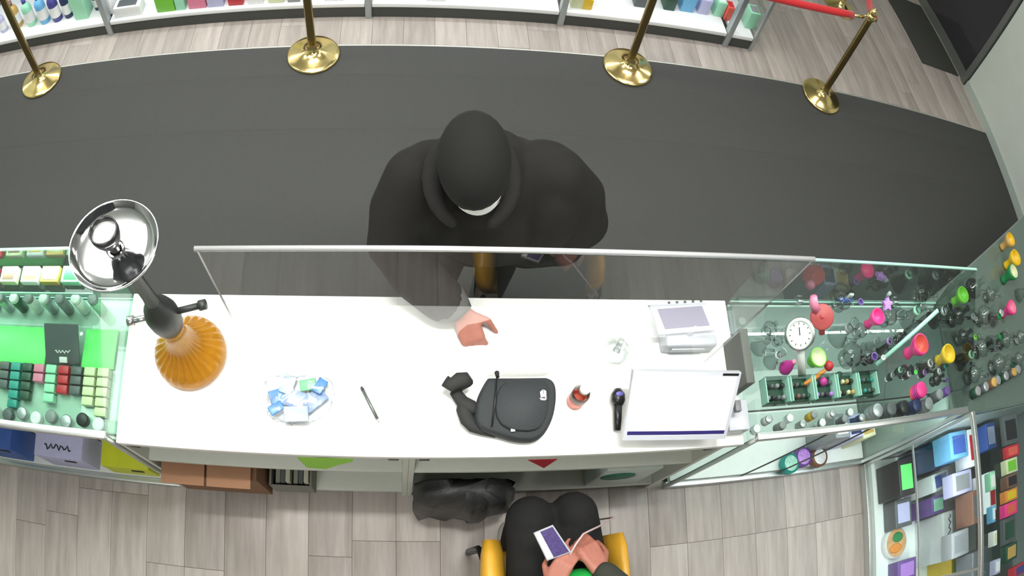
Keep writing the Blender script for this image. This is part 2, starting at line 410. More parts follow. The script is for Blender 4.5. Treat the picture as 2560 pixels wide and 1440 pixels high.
# slanting glass brace and lower sliding door edges of the case beside the monitor
MB().tube([at(2190, 912, 0.925), at(2345, 776, 1.15)], 0.010, 8).build('glass_brace', glass_edge, caseR)
MB().box((1.62, 0.4625, 0.06), (1.628, 0.468, 0.98)).build('sliding_door_edge', dark_steel, caseR)
MB().box((1.84, 0.4575, 0.06), (1.848, 0.463, 0.98)).build('sliding_door_edge', dark_steel, caseR)
def strip_light(name, a, b, w, watts, col, aim):
    d = bpy.data.lights.new(name, 'AREA'); d.shape = 'RECTANGLE'; d.size = (Vector(b) - Vector(a)).length; d.size_y = w; d.energy = watts; d.color = col
    o = bpy.data.objects.new(name, d); COL.objects.link(o)
    c = lerp(a, b, 0.5); o.location = c
    z = -(Vector(aim) - c).normalized(); x = (Vector(b) - Vector(a)).normalized(); y = z.cross(x)
    o.matrix_world = Matrix.Translation(c) @ Matrix((x, y, z)).transposed().to_4x4()
    return o
strip_light('led_light', (-2.4, 0.99, 1.225), (-1.02, 0.99, 1.225), 0.012, 4.0, (0.8, 1.0, 0.9), (-1.7, 0.7, 0.8))
strip_light('led_light', (1.25, 0.99, 1.225), (2.42, 0.99, 1.225), 0.012, 2.6, (0.88, 1.0, 0.95), (1.8, 0.7, 0.8))
strip_light('led_light', (1.25, 0.50, 0.86), (2.42, 0.50, 0.86), 0.012, 3.0, (0.88, 0.98, 1.0), (1.8, 0.85, 0.1))

# corner case running towards the staff side
cb = thing('corner_display_case', 'glass corner display case packed with boxed goods at the end of the counter', 'display case', (2.95, 0.2, 0))
X0, X1, Y0, Y1, ZT = 2.457, 3.45, -1.2, 0.437, 1.03
MB().box((X0, Y0, 0.06), (X0 + 0.005, Y1, ZT - 0.02)).build('side_pane', clear, cb)
MB().box((X0 + 0.02, Y0, ZT - 0.005), (X1, Y1, ZT)).build('top_pane', green_glass, cb)
MB().rbox((X0 - 0.012, Y0, ZT - 0.02), (X0 + 0.014, Y1, ZT + 0.006), 0.003).build('rail', alu, cb)
MB().rbox((X0 - 0.012, Y0, 0.0), (X0 + 0.014, Y1, 0.06), 0.003).build('rail', alu, cb)
for py in (Y1 - 0.014, -0.30):
    MB().box((X0 - 0.009, py, 0.06), (X0 + 0.008, py + 0.014, ZT - 0.02)).build('upright', alu, cb)
MB().box((X0 + 0.015, Y0, 0.05), (X1, Y1, 0.09)).build('bottom_deck', deck_m, cb)
MB().box((X0 + 0.02, Y0, 0.49), (X1 - 0.02, Y1, 0.498)).build('shelf', green_glass, cb)
MB().box((X0 + 0.012, Y0, 0.488), (X0 + 0.02, Y1, 0.5)).build('shelf_edge', alu, cb)
MB().box((X0 + 0.16, Y0, 0.89), (X1 - 0.02, Y1, 0.898)).build('shelf', green_glass, cb)
MB().box((X0 + 0.152, Y0, 0.888), (X0 + 0.16, Y1, 0.9)).build('shelf_edge', alu, cb)
MB().box((X1, Y0, 0.05), (X1 + 0.02, Y1, ZT)).build('back_panel', mat('case_back_grey', (120, 126, 124), 0.6), cb)
strip_light('led_light', (2.52, -0.9, 0.86), (2.52, 0.40, 0.86), 0.012, 5.5, (0.86, 0.95, 1.0), (2.7, -0.2, 0.3))

# angled corner block between the two cases, with pipes on top
ck = thing('corner_pipe_case', 'angled glass corner case topped with pipes, against the wall side', 'display case', (3.1, 0.9, 0))
poly = [(2.455, 0.445), (3.47, 0.445), (4.3, 1.0), (4.3, 1.85), (2.62, 1.118), (2.455, 1.013)]
MB().prism(poly, 0.0075, 0.88).build('base', mat('corner_case_base', (176, 188, 182), 0.6), ck)
MB().prism(poly, 0.905, 0.914).build('glass_top', green_glass, ck)
MB().prism([(2.458, .448), (3.469, .448), (4.298, 1.002), (4.298, 1.847), (2.621, 1.116), (2.458, 1.012)], 0.8805, 0.9045).build('top_deck', mat('corner_case_deck', (112, 124, 118), 0.25), ck)

# ---------------------------------------------------------------- wall shelving across the aisle
sh = thing('wall_shelving', 'long white lit wall shelving with grey uprights and a dark kick strip', 'shelving', (0, 3.6, 0))
SX0, SX1, SY = -4.3, 2.365, 3.302
MB().box((SX0, SY + 0.012, 0.0), (SX1 - 0.01, SY + 0.03, 0.095)).build('kick_strip', mat('dark_kick', (70, 72, 70), 0.6), sh)
UPS = [-3.2, -2.0, -0.237, 0.970, 2.150]
edges = [SX0] + UPS + [SX1]
for a, b in zip(edges[:-1], edges[1:]):
    MB().rbox((a + 0.022, SY, 0.096), (b - 0.022, 4.0, 0.13), 0.004).build('deck', mat('lit_white_shelf', (240, 243, 244), 0.4), sh)
for x in UPS:
    MB().rbox((x - 0.02, SY - 0.008, 0.0), (x + 0.02, SY + 0.05, 2.0), 0.003).build('upright', mat('grey_upright', (172, 180, 182), 0.4, 0.5), sh)
MB().box((SX0, 4.0, 0.0), (SX1, 4.03, 2.0)).build('back_panel', mat('shelf_back', (236, 240, 242), 0.5), sh)
MB().box((SX1 - 0.012, SY, 0.0), (SX1, 4.0, 2.0)).build('end_pane', green_glass, sh)
MB().rbox((SX1 - 0.02, SY - 0.006, 0.0), (SX1 + 0.004, SY + 0.02, 2.0), 0.003).build('upright', MATS['grey_upright'], sh)
MB().box((SX0, SY + 0.03, 0.60), (SX1 - 0.03, 4.0, 0.625)).build('upper_shelf', MATS['lit_white_shelf'], sh)
for a, b in ((-4.2, -2.1), (-1.95, -0.3), (-0.2, 0.93), (1.0, 2.3)):
    strip_light('led_light', (a, 3.40, 0.59), (b, 3.40, 0.59), 0.02, 1.8 * (b - a), (0.95, 0.98, 1.0), ((a + b) / 2, 3.52, 0.1))

# ---------------------------------------------------------------- brass rope posts
post = thing('rope_post', 'x', 'post', (0, 0, 0), 0, 'brass rope posts along the carpet edge')
prof = [(0.001, 0.0), (0.158, 0.0), (0.160, 0.010), (0.157, 0.016), (0.150, 0.019), (0.13, 0.024), (0.10, 0.031), (0.07, 0.041), (0.045, 0.055), (0.032, 0.075), (0.0265, 0.1), (0.0255, 0.11)]
MB().lathe(prof, 40).build('base', brass, post, False)
MB().lathe([(0.0251, 0.09), (0.0251, 0.86)], 20).build('pole', mat('dark_brass_tube', (168, 146, 98), 0.22, 1.0), post, False)
MB().lathe([(0.025, 0.86), (0.034, 0.865), (0.036, 0.885), (0.034, 0.905), (0.026, 0.91)], 20).lathe([(0.026, 0.91), (0.03, 0.925), (0.022, 0.955), (0.001, 0.97)], 20).build('collar', brass, post, False)
for s in (-1, 1): MB().tube([(s * 0.03, 0, 0.885), (s * 0.05, 0, 0.885), (s * 0.058, 0, 0.872), (s * 0.05, 0, 0.862)], 0.005, 6).build('hook', brass, post, False)
POSTS = [(-2.449, 2.945, 'brass rope post on its domed base nearest the blue and purple bottles'),
         (-0.549, 2.965, 'brass rope post on its domed base directly across from the plastic bag'),
         (1.363, 2.965, 'brass rope post on its domed base across from the payment screen'),
         (2.865, 2.966, 'brass rope post with red rope, nearest the glazed door')]
post.location = (POSTS[0][0], POSTS[0][1], 0.0095); post['label'] = POSTS[0][2]
for x, y, lb in POSTS[1:]: copy_tree(post, (x, y, 0.0095), 0.0, lb)
velvet = mat('red_velvet', (206, 30, 38), 0.7, noise=0.15, scale=120, sheen=0.3)
def rope(a, b, sag, label):
    t = thing('barrier_rope', label, 'rope', lerp(a, b, 0.5), 0, 'red barrier ropes')
    pts = [lerp(a, b, k / 16) - Vector((0, 0, sag * 4 * (k / 16) * (1 - k / 16))) for k in range(17)]
    MB().tube(pts[1:-1], 0.027, 10).build('velvet', velvet, t)
    for q in (pts[:2], pts[-2:]): MB().tube([q[0], q[1]], 0.0125, 10).build('end_cap', brass, t)
rope((1.425, 2.965, 0.873), (2.803, 2.966, 0.873), 0.05, 'red velvet barrier rope hung between two brass posts')
rope((2.93, 2.975, 0.873), (3.55, 4.05, 0.875), 0.16, 'red velvet barrier rope sagging away from the last brass post')
copy_tree(post, (3.585, 4.12, 0.0005), math.radians(60), 'brass rope post out on the bare planks behind the others')
# ---------------------------------------------------------------- hookah
hx, hy = -0.715, 0.78
hk = thing('hookah', 'tall hookah with amber ribbed glass base, black stem and chrome tray', 'hookah', (hx, hy, HC))
amber = mat('amber_ribbed_glass', (216, 158, 42), 0.07, noise=0.12, scale=40)
amber.node_tree.nodes['Principled BSDF'].inputs['Transmission Weight'].default_value = 0.5
amber.node_tree.nodes['Principled BSDF'].inputs['IOR'].default_value = 1.4
rib = lambda a, j: 1.0 + (0.045 * math.cos(a * 26) if 4 < j < 10 else 0.0)
vase = [(0.001, 0.003), (0.118, 0.003), (0.127, 0.010), (0.131, 0.024), (0.129, 0.042), (0.118, 0.062), (0.098, 0.084), (0.074, 0.106), (0.055, 0.135), (0.044, 0.17), (0.039, 0.21), (0.038, 0.245), (0.042, 0.268), (0.034, 0.275)]
MB().lathe(vase, 120, (hx, hy, HC), wob=rib).build('glass_base', amber, hk)
MB().lathe([(0.001, 0.01), (0.110, 0.01), (0.118, 0.02), (0.12, 0.034), (0.001, 0.035)], 32, (hx, hy, HC)).build('water', glass('amber_water', (0.95, 0.72, 0.3), gain=0.5), hk)
MB().tube([(hx, hy, HC + 0.03), (hx, hy, HC + 0.27)], 0.009, 10).build('down_stem', steel, hk)
MB().tube([(hx, hy, HC + .10), (hx + 0.018, hy - .012, HC + .085), (hx + .028, hy - .03, HC + .06), (hx + .012, hy - .04, HC + .05)], 0.006, 8).build('diffuser_hose', mat('amber_tube', (150, 92, 20), 0.3), hk)
blk = mat('matt_black_stem', (46, 50, 48), 0.45)
MB().lathe([(0.034, 0.27), (0.048, 0.285), (0.054, 0.32), (0.055, 0.37), (0.046, 0.41), (0.03, 0.44), (0.025, 0.46)], 28, (hx, hy, HC)).build('hub', blk, hk)
MB().lathe([(0.025, 0.455), (0.021, 0.5), (0.020, 0.78), (0.026, 0.79)], 20, (hx, hy, HC)).build('shaft', blk, hk)
for d, m_, L_ in ((Vector((0.97, 0.2, 0.12)), blk, 0.125), (Vector((-0.95, -0.2, 0.0)), steel, 0.095)):
    d.normalize(); c = Vector((hx, hy, HC + 0.36))
    MB().tube([c + d * 0.045, c + d * L_], 0.0105, 10).tube([c + d * L_, c + d * (L_ + 0.022)], 0.016, 12).build('hose_port', m_, hk)
MB().lathe([(0.018, 0.785), (0.06, 0.782), (0.10, 0.786), (0.115, 0.795), (0.124, 0.812), (0.127, 0.815), (0.1285, 0.811), (0.119, 0.793), (0.104, 0.782), (0.06, 0.778), (0.018, 0.780)], 56, (hx, hy, HC)).build('tray', chrome, hk)
MB().lathe([(0.015, 0.78), (0.017, 0.81), (0.022, 0.825), (0.036, 0.842), (0.041, 0.865), (0.040, 0.885), (0.036, 0.885), (0.034, 0.868)], 24, (hx, hy, HC)).build('bowl', mat('glazed_black_bowl', (34, 35, 36), 0.2), hk)
MB().lathe([(0.034, 0.868), (0.02, 0.874), (0.001, 0.876)], 24, (hx, hy, HC)).build('foil', mat('bright_foil', (240, 240, 238), 0.2, 0.6), hk)

# ---------------------------------------------------------------- soft outline helper: stacked rings of a picture-free outline
def pillow(outline, layers, mb=None):
    """outline: list of (x, y); layers: list of (z, scale) from bottom to top"""
    mb = mb or MB(); n = len(outline); cx = sum(p[0] for p in outline) / n; cy = sum(p[1] for p in outline) / n
    vs = []; fs = []
    for z, s in layers: vs += [(cx + (x - cx) * s, cy + (y - cy) * s, z) for x, y in outline]
    for k in range(len(layers) - 1):
        for i in range(n):
            j = (i + 1) % n; fs.append((k * n + i, k * n + j, (k + 1) * n + j, (k + 1) * n + i))
    fs.append(tuple(range(n - 1, -1, -1))); t = (len(layers) - 1) * n; fs.append(tuple(range(t, t + n)))
    return mb.add(vs, fs, True)
def smooth_poly(pts, it=2):
    for _ in range(it):
        q = []
        for i in range(len(pts)):
            a, b = Vector(pts[i]), Vector(pts[(i + 1) % len(pts)])
            q += [tuple(a * 0.75 + b * 0.25), tuple(a * 0.25 + b * 0.75)]
        pts = q
    return pts
def outline(px, z): return [(p.x, p.y) for p in (at(u, v, z) for u, v in px)][::-1]

# ---------------------------------------------------------------- crossbody bag
bg = thing('crossbody_bag', 'small black crossbody bag with white emblem lying flat on the counter', 'bag', at(1290, 1020, HC))
nylon = mat('black_nylon', (40, 44, 46), 0.75, noise=0.18, scale=160, bump=0.15)
web = mat('black_webbing', (34, 35, 34), 0.8, noise=0.2, scale=200, bump=0.2)
o_ = smooth_poly(outline([(1226, 936), (1300, 938), (1364, 944), (1388, 958), (1391, 1000), (1380, 1056), (1348, 1104), (1296, 1106), (1240, 1090), (1184, 1070), (1188, 1006), (1206, 966)], 0.95), 2)
o_ = [(x, min(y, .705)) for x, y in o_]
body = pillow(o_, [(HC + 0.001, 0.93), (HC + 0.012, 0.99), (HC + 0.035, 1.0), (HC + 0.052, 0.97), (HC + 0.060, 0.90)]).build('body', nylon, bg)
o2 = smooth_poly(outline([(1244, 948), (1358, 956), (1372, 972), (1366, 1046), (1336, 1086), (1232, 1068)], 0.97), 2)
MB_p = pillow(o2, [(HC + 0.0602, 0.99), (HC + 0.068, 1.0), (HC + 0.074, 0.95)]); fp = MB_p.build('front_pocket', nylon, bg)
MB().tube([at(1242, 944, HC + .07), at(1238, 1000, HC + .078), at(1230, 1066, HC + .07)], 0.003, 6).build('zip', mat('black_zip', (22, 22, 22), 0.4), bg)
lz = HC + 0.0755
emb = mat('white_emblem', (236, 236, 236), 0.6)
for px in ([(1350, 980), (1357, 974), (1360, 992), (1352, 994)], [(1359, 974), (1365, 978), (1366, 996), (1361, 993)], [(1349, 995), (1367, 997), (1362, 1001), (1352, 1000)]):
    MB().prism(outline(px, lz), lz, lz + 0.0015).build('emblem', emb, bg)
st = [(1112, 952, 0.085), (1128, 962, 0.085), (1148, 949, 0.09), (1162, 946, 0.09), (1166, 956, 0.08), (1148, 966, 0.04), (1140, 982, 0.03), (1156, 1004, 0.025), (1178, 1016, 0.03), (1190, 1028, 0.03)]
cl = lambda p, m: Vector((p.x, min(p.y, m), p.z))
MB().tube([cl(at(u, v, HC + z), .686) for u, v, z in st], [0.02, 0.024, 0.025, 0.026, 0.025, 0.024, 0.023, 0.024, 0.024, 0.018], 10, flat=0.7).build('strap', web, bg)
MB().tube([at(u, v, HC + z) for u, v, z in [(1160, 1000, .02), (1158, 1024, .03), (1168, 1050, .03), (1182, 1066, .025), (1206, 1076, .02), (1240, 1086, .016)]], [0.018, 0.023, 0.024, 0.021, 0.016, 0.012], 10, flat=0.7).build('strap', web, bg)
MB().tube([cl(at(1242, 926, HC + 0.105), .704), cl(at(1243, 932, HC + 0.085), .70), at(1245, 942, HC + 0.045)], [0.008, 0.006, 0.005], 8).build('pull_tab', web, bg)
MB().rbox((-.008, -.006, 0), (.008, .006, .006), 0.002, Matrix.Translation(at(1282, 1076, HC + 0.064))).build('zip_puller', steel, bg)

# ---------------------------------------------------------------- clear bag of blue sachets
pb = thing('plastic_bag', 'crumpled clear plastic bag holding blue printed sachets on the counter', 'bag', at(745, 990, HC))
poly_m = glass('polythene', (0.965, 0.975, 0.98), f0=0.07, gain=1.6, edge=0.9, edge_col=(0.42, 0.48, 0.52), rough=0.12)
ob = smooth_poly(outline([(660, 930), (700, 918), (745, 916), (800, 914), (826, 936), (836, 985), (826, 1032), (790, 1058), (735, 1068), (705, 1056), (668, 1048), (676, 1010), (664, 965)], HC), 2)
rr = random.Random(5)
bagm = pillow(ob, [(HC + 0.001, 0.96), (HC + 0.02, 1.0), (HC + 0.04, 0.93), (HC + 0.055, 0.75), (HC + 0.062, 0.45)])
for v_ in bagm.v:
    v_.x += rr.uniform(-.006, .006); v_.y += rr.uniform(-.006, .006); v_.z += rr.uniform(-.007, .007) if v_.z > HC + 0.01 else 0
for v_ in bagm.v: v_.y = min(v_.y, 0.700)
bagm.build('film', poly_m, pb)
bl = [mat('sachet_blue', (78, 130, 188), 0.35, noise=0.35, scale=60), mat('sachet_grey_blue', (128, 148, 182), 0.35, noise=0.3, scale=80), mat('sachet_white', (168, 182, 196), 0.35, noise=0.2, scale=90), mat('sachet_mint', (112, 186, 134), 0.4, noise=0.2, scale=90)]
for k, (u, v, a, m_, s) in enumerate([(705, 990, 20, 0, .042), (745, 1000, -15, 1, .045), (785, 1000, 40, 1, .042), (720, 960, 70, 2, .034), (770, 962, 10, 3, .028), (800, 965, 60, 0, .026), (740, 1035, 5, 2, .04), (690, 1020, 35, 0, .025)]):
    c = at(u, v, HC + 0.012 + 0.0045 * k)
    MB().rbox((-s, -s * .66, -.004), (s, s * .66, .004), 0.0035, Matrix.Translation(c) @ Euler((0.1 * math.sin(k * 2), 0.1 * math.cos(k), math.radians(a))).to_matrix().to_4x4()).build('sachet', bl[m_], pb)

# ---------------------------------------------------------------- pen, bottle, glass piece, scanner
pn = thing('pen', 'grey ballpoint pen lying on the white counter beside the plastic bag', 'pen', at(925, 1015, HC))
a_, b_ = at(903, 967, HC + .0065), at(948, 1056, HC + .0065)
MB().tube([lerp(a_, b_, .08), lerp(a_, b_, .9)], 0.0058, 10).build('barrel', mat('grey_metal_pen', (120, 126, 122), 0.3, 0.7), pn)
MB().tube([lerp(a_, b_, .9), b_], [0.0055, 0.0012], 10).build('tip', steel, pn)
MB().tube([a_, lerp(a_, b_, .08)], [0.0035, 0.0065], 10).build('cap', mat('dark_pen_cap', (52, 56, 54), 0.4), pn)
bt = thing('juice_bottle', 'small plastic bottle of reddish juice with dark label beside the black bag', 'bottle', at(1437, 1004, HC))
bp = at(1437, 1004, HC)
MB().lathe([(0.001, 0.0), (0.026, 0.001), (0.030, 0.008), (0.030, 0.055), (0.028, 0.06)], 24, bp).build('body', mat('red_orange_juice', (226, 112, 88), 0.2, noise=0.3, scale=50), bt)
MB().lathe([(0.0285, 0.058), (0.0305, 0.062), (0.0305, 0.098), (0.028, 0.104)], 24, bp).build('label', mat('dark_label', (74, 52, 48), 0.4, noise=0.5, scale=90), bt)
MB().lathe([(0.028, 0.104), (0.022, 0.122), (0.0135, 0.134)], 24, bp).build('shoulder', blown, bt)
MB().lathe([(0.0135, 0.132), (0.0175, 0.133), (0.0175, 0.15), (0.016, 0.153), (0.001, 0.154)], 20, bp).build('cap', mat('pale_cap', (226, 228, 230), 0.3), bt)
ga = thing('glass_ashtray', 'small clear cut-glass piece standing on the counter near the payment screen', 'glass piece', at(1535, 885, HC))
MB().lathe([(0.001, 0.0), (0.034, 0.001), (0.044, 0.018), (0.047, 0.038), (0.039, 0.06), (0.023, 0.076), (0.016, 0.09), (0.018, 0.096)], 18, at(1535, 885, HC), wob=lambda a, j: 1 + .05 * math.cos(9 * a), smooth=False).build('bulb', blown, ga)
MB().tube([at(1540, 880, HC + .03), at(1556, 846, HC + .045)], [0.012, 0.008], 10).build('mouthpiece', blown, ga)
sc = thing('barcode_scanner', 'black handheld barcode scanner lying beside the white monitor', 'scanner', at(1545, 1030, HC))
p0, p1, p2 = at(1545, 985, HC + .03), at(1545, 1012, HC + .028), at(1543, 1076, HC + .016)
MB().tube([p0 + Vector((0, .018, 0)), p0, lerp(p0, p1, .6), p1], [0.012, 0.024, 0.025, 0.018], 14, flat=0.9).build('head', black_plastic, sc)
MB().tube([p1 + Vector((0, .012, 0)), lerp(p1, p2, .5), p2], [0.016, 0.0145, 0.012], 12).build('grip', black_plastic, sc)
MB().ball(p0 + Vector((0, -0.005, 0.02)), (0.014, 0.009, 0.005), 12).build('window', mat('violet_lens', (112, 108, 190), 0.1), sc)

# ---------------------------------------------------------------- till monitor
def slab(c4, thick):
    """slab whose upper face has the four given corners (anticlockwise from above)"""
    c4 = [Vector(p) for p in c4]; n = (c4[1] - c4[0]).cross(c4[3] - c4[0]).normalized(); lo = [p - n * thick for p in c4]
    return MB().add(lo + c4, [(3,2,1,0),(4,5,6,7),(0,1,5,4),(1,2,6,5),(2,3,7,6),(3,0,4,7)]), n
mo = thing('till_monitor', 'white touchscreen till monitor showing a bright blank page with navy bar', 'monitor', at(1700, 1060, HC))
TL, TR, BL, BR = at(1584, 927, 1.14), at(1854, 931, 1.14), at(1556, 1101, 1.0), at(1814, 1097, 1.0)
sl, nn = slab([BL, BR, TR, TL], 0.022); sl.build('housing', white_plastic, mo)
def on(s, t, h=0.0): return lerp(lerp(BL, BR, s), lerp(TL, TR, s), t) + nn * h
def face(s0, s1, t0, t1, h0, h1): return slab([on(s0, t0, h1), on(s1, t0, h1), on(s1, t1, h1), on(s0, t1, h1)], h1 - h0)[0]
scr = face(0.03, 0.965, 0.075, 0.93, 0.0004, 0.0012).build('screen', mat('lit_screen', (244, 247, 252), 0.3, emit=0.75), mo)
face(0.03, 0.965, 0.08, 0.138, 0.0012, 0.0016).build('task_bar', mat('navy_task_bar', (38, 32, 86), 0.4, emit=0.5), scr)
face(0.10, 0.19, 0.84, 0.86, 0.0012, 0.0016).build('page_heading', mat('grey_page_text', (196, 198, 206), 0.5, emit=0.4), scr)
for s in (0.05, 0.2): face(s, s + .03, 0.20, 0.23, 0.0012, 0.0016).build('page_icon', mat('pale_icon', (190, 224, 224), 0.5, emit=0.5), scr)
face(0.82, 0.975, 0.955, 0.985, 0.0004, 0.003).build('webcam_bar', black_plastic, mo)
MB().rbox((0.80, 0.50, HC), (1.03, 0.64, HC + 0.012), 0.004).build('stand_foot', white_plastic, mo)
MB().tube([(0.915, 0.58, HC + 0.008), (0.915, 0.565, 1.04)], 0.03, 16, flat=0.6).build('stand_neck', white_plastic, mo)
pbk = at(1843, 1016, 1.04)
MB().rbox((-.012, -.02, -.012), (.012, .02, .012), 0.004, Matrix.Translation(pbk)).build('side_reader', mat('grey_reader', (110, 112, 114), 0.4), mo)

# ---------------------------------------------------------------- payment screen on its white printer box
pd = thing('payment_screen', 'white customer payment screen with grey-violet display on a white box', 'payment terminal', at(1690, 850, HC))
MB().rbox((0.905, 0.80, HC), (1.105, 0.945, HC + 0.075), 0.008).build('printer_box', white_plastic, pd)
MB().rbox((0.93, 0.793, HC + .03), (1.06, 0.80, HC + 0.055), 0.002).build('paper_slot', mat('pale_grey_plastic', (190, 192, 196), 0.4), pd)
a4 = [at(1652, 836, 1.02), at(1796, 824, 1.02), at(1762, 752, 1.05), at(1624, 762, 1.05)]
s_, n2 = slab(a4, 0.02); s_.build('housing', white_plastic, pd)
def pd_at(s_, t_): return lerp(lerp(a4[0], a4[1], s_), lerp(a4[3], a4[2], s_), t_) + n2 * 0.002
slab([pd_at(.10, .16), pd_at(.88, .16), pd_at(.90, .84), pd_at(.10, .84)], 0.0018)[0].build('display', mat('violet_grey_display', (84, 76, 106), 0.5, spec=0.2), pd)
for k in range(5): MB().rbox((-.005, -.004, 0), (.005, .004, .004), 0.0015, Matrix.Translation(at(1672 + 20 * k, 757 - k, 1.05))).build('indicator', dark_steel, pd)
MB().tube([(1.0, 0.86, HC + 0.07), (0.99, 0.87, 1.02)], 0.025, 12).build('neck', white_plastic, pd)

# dark folder upright at the end of the counter, white receipt box, loose sheets
solo(MB().rbox((1.165, 0.635, HC), (1.200, 0.835, HC + 0.15), 0.003), 'dark_folder', mat('dark_grey_folder', (84, 88, 82), 0.6), 'dark grey upright folder between the monitor and the pipe case', 'folder', (1.18, .73, HC))
solo(MB().rbox((1.115, 0.49, HC), (1.20, 0.60, HC + 0.07), 0.004), 'receipt_box', white_plastic, 'small white box squeezed between monitor and pipe case', 'box', (1.155, .55, HC))
paper = mat('white_paper', (242, 242, 240), 0.8)
def sheet(px, label, z=0.0005):
    pts = outline(px, HC); solo(MB().prism(pts, HC + z, HC + z + 0.0012), 'paper_sheet', paper, label, 'paper', (pts[0][0], pts[0][1], HC), 'loose paper sheets on the counter')
sheet([(845, 852), (990, 858), (978, 944), (842, 944)], 'loose white paper sheet just above the pen')
sheet([(1440, 858), (1586, 860), (1580, 944), (1425, 944)], 'loose white paper sheet under the cut-glass piece', 0.0002)
sheet([(1625, 872), (1755, 880), (1745, 922), (1600, 920)], 'loose white paper sheet between payment screen and monitor')

# ---------------------------------------------------------------- things stowed under the counter
kraft = mat('brown_cardboard', (128, 94, 68), 0.85, noise=0.08, scale=20)
cbx = thing('cardboard_box', 'brown cardboard box with flaps stowed under the counter', 'box', (-0.74, 0.55, 0.126))
MB().box((-0.935, 0.425, 0.127), (-0.545, 0.70, 0.50)).build('body', kraft, cbx)
MB().box((-0.925, 0.42, 0.501), (-0.745, 0.56, 0.507), rot('X', 4).to_4x4()).build('flap', mat('pale_cardboard', (156, 116, 88), 0.85), cbx)
MB().box((-0.735, 0.42, 0.501), (-0.56, 0.56, 0.505), rot('X', 4).to_4x4()).build('flap', MATS['pale_cardboard'], cbx)
gb = thing('parts_tray', 'grey cardboard tray of small packets stowed under the counter', 'tray', (-0.45, 0.55, 0.126))
MB().box((-0.53, 0.44, 0.127), (-0.355, 0.62, 0.137)).box((-0.53, 0.44, 0.137), (-0.522, 0.62, 0.3)).box((-0.363, 0.44, 0.137), (-0.355, 0.62, 0.3)).box((-0.522, 0.44, 0.137), (-0.363, 0.447, 0.28)).box((-0.522, 0.613, 0.137), (-0.363, 0.62, 0.3)).build('tray', mat('grey_card', (128, 128, 118), 0.8, noise=0.2), gb)
for k in range(6):
    x = -0.51 + 0.025 * k
    MB().box((x, 0.455, 0.14), (x + 0.018, 0.6, 0.26 + 0.03 * (k % 3))).build('packet', mat('packet_%d' % (k % 3), [(150, 152, 140), (92, 98, 96), (190, 188, 170)][k % 3], 0.6), gb)
bin_ = mat('black_polythene', (38, 39, 40), 0.45, noise=0.3, scale=14, bump=0.5)
bb = MB(); rb = random.Random(3)
ol = [(0.05, 0.33), (0.22, 0.35), (0.30, 0.31), (0.36, 0.34), (0.46, 0.36), (0.465, 0.46), (0.46, 0.60), (0.25, 0.62), (0.055, 0.60), (0.045, 0.45)]
pillow(smooth_poly(ol, 2), [(0.002, 0.82), (0.05, 0.98), (0.22, 1.0), (0.38, 0.9), (0.46, 0.72), (0.49, 0.4)], bb)
for v_ in bb.v: v_ += Vector((rb.uniform(-.012, .012), rb.uniform(-.012, .012), rb.uniform(-.012, .012) if v_.z > .03 else 0)); v_.x = max(0.055, v_.x)
for v_ in bb.v: v_.y = min(v_.y, 0.452)
solo(bb, 'black_bag', bin_, 'crumpled black plastic bag slumped against the open cabinet on the floor', 'bag', (0.25, 0.4, 0))
gt = mat('lime_tag', (150, 214, 60), 0.6)
solo(MB().prism([(-0.335, 0.875), (-0.325, 0.69), (-0.26, 0.67), (-0.21, 0.76), (-0.155, 0.83), (-0.15, 0.875)], -0.4515, -0.4500, rot('X', 90).to_4x4()), 'lime_tag', gt, 'lime green paper tag stuck on the edge under the counter', 'tag', (-.25, .45, .7))
solo(MB().add([(0.42, 0.449, 0.86), (0.52, 0.449, 0.86), (0.505, 0.449, 0.70), (0.42, 0.451, 0.86), (0.52, 0.451, 0.86), (0.505, 0.451, 0.70)], [(0, 1, 2), (5, 4, 3), (0, 3, 4, 1), (1, 4, 5, 2), (2, 5, 3, 0)]), 'red_tag', mat('dark_red_tag', (176, 30, 48), 0.6), 'dark red pennant tag hanging under the counter edge', 'tag', (.47, .45, .7))
cbg = thing('paper_carrier', 'pale paper carrier bag with round green emblem in the open cabinet', 'bag', (0.92, 0.55, 0.126))
MB().rbox((0.80, 0.462, 0.127), (1.04, 0.62, 0.50), 0.006).build('body', mat('pale_bag_paper', (196, 208, 200), 0.7), cbg)
MB().lathe([(0.001, 0.0), (0.075, 0.0), (0.075, 0.002), (0.001, 0.002)], 28, (0.885, 0.461, 0.36), rot('X', 90)).build('emblem', mat('emblem_green', (36, 112, 84), 0.6, noise=0.3, scale=25), cbg)
# ---------------------------------------------------------------- goods: small builders
COLS = {'hot_pink': (240, 60, 140), 'magenta': (200, 50, 150), 'yellow': (228, 190, 40), 'lime': (120, 200, 60), 'green': (30, 130, 70), 'red': (196, 44, 56), 'purple': (110, 80, 150), 'lilac': (180, 130, 214), 'blue': (70, 100, 180),
        'teal': (50, 150, 140), 'orange': (224, 140, 60), 'white': (236, 238, 238), 'cream': (216, 220, 180), 'black': (36, 38, 40), 'grey': (140, 144, 146), 'dark_green': (40, 78, 60), 'mint': (160, 224, 190), 'pink': (226, 130, 160),
        'indigo': (70, 70, 140), 'gold': (196, 160, 90), 'brown': (120, 86, 70), 'sky': (110, 180, 224), 'navy': (40, 50, 90), 'silver': (190, 196, 200), 'coral': (226, 96, 84), 'bright_green': (112, 236, 124), 'lavender': (190, 190, 226), 'charcoal': (88, 94, 96)}
def cmat(c, rough=0.4): return mat('goods_' + c, COLS[c], rough, 0.7 if c == 'silver' else 0.0, noise=0.1, scale=60)
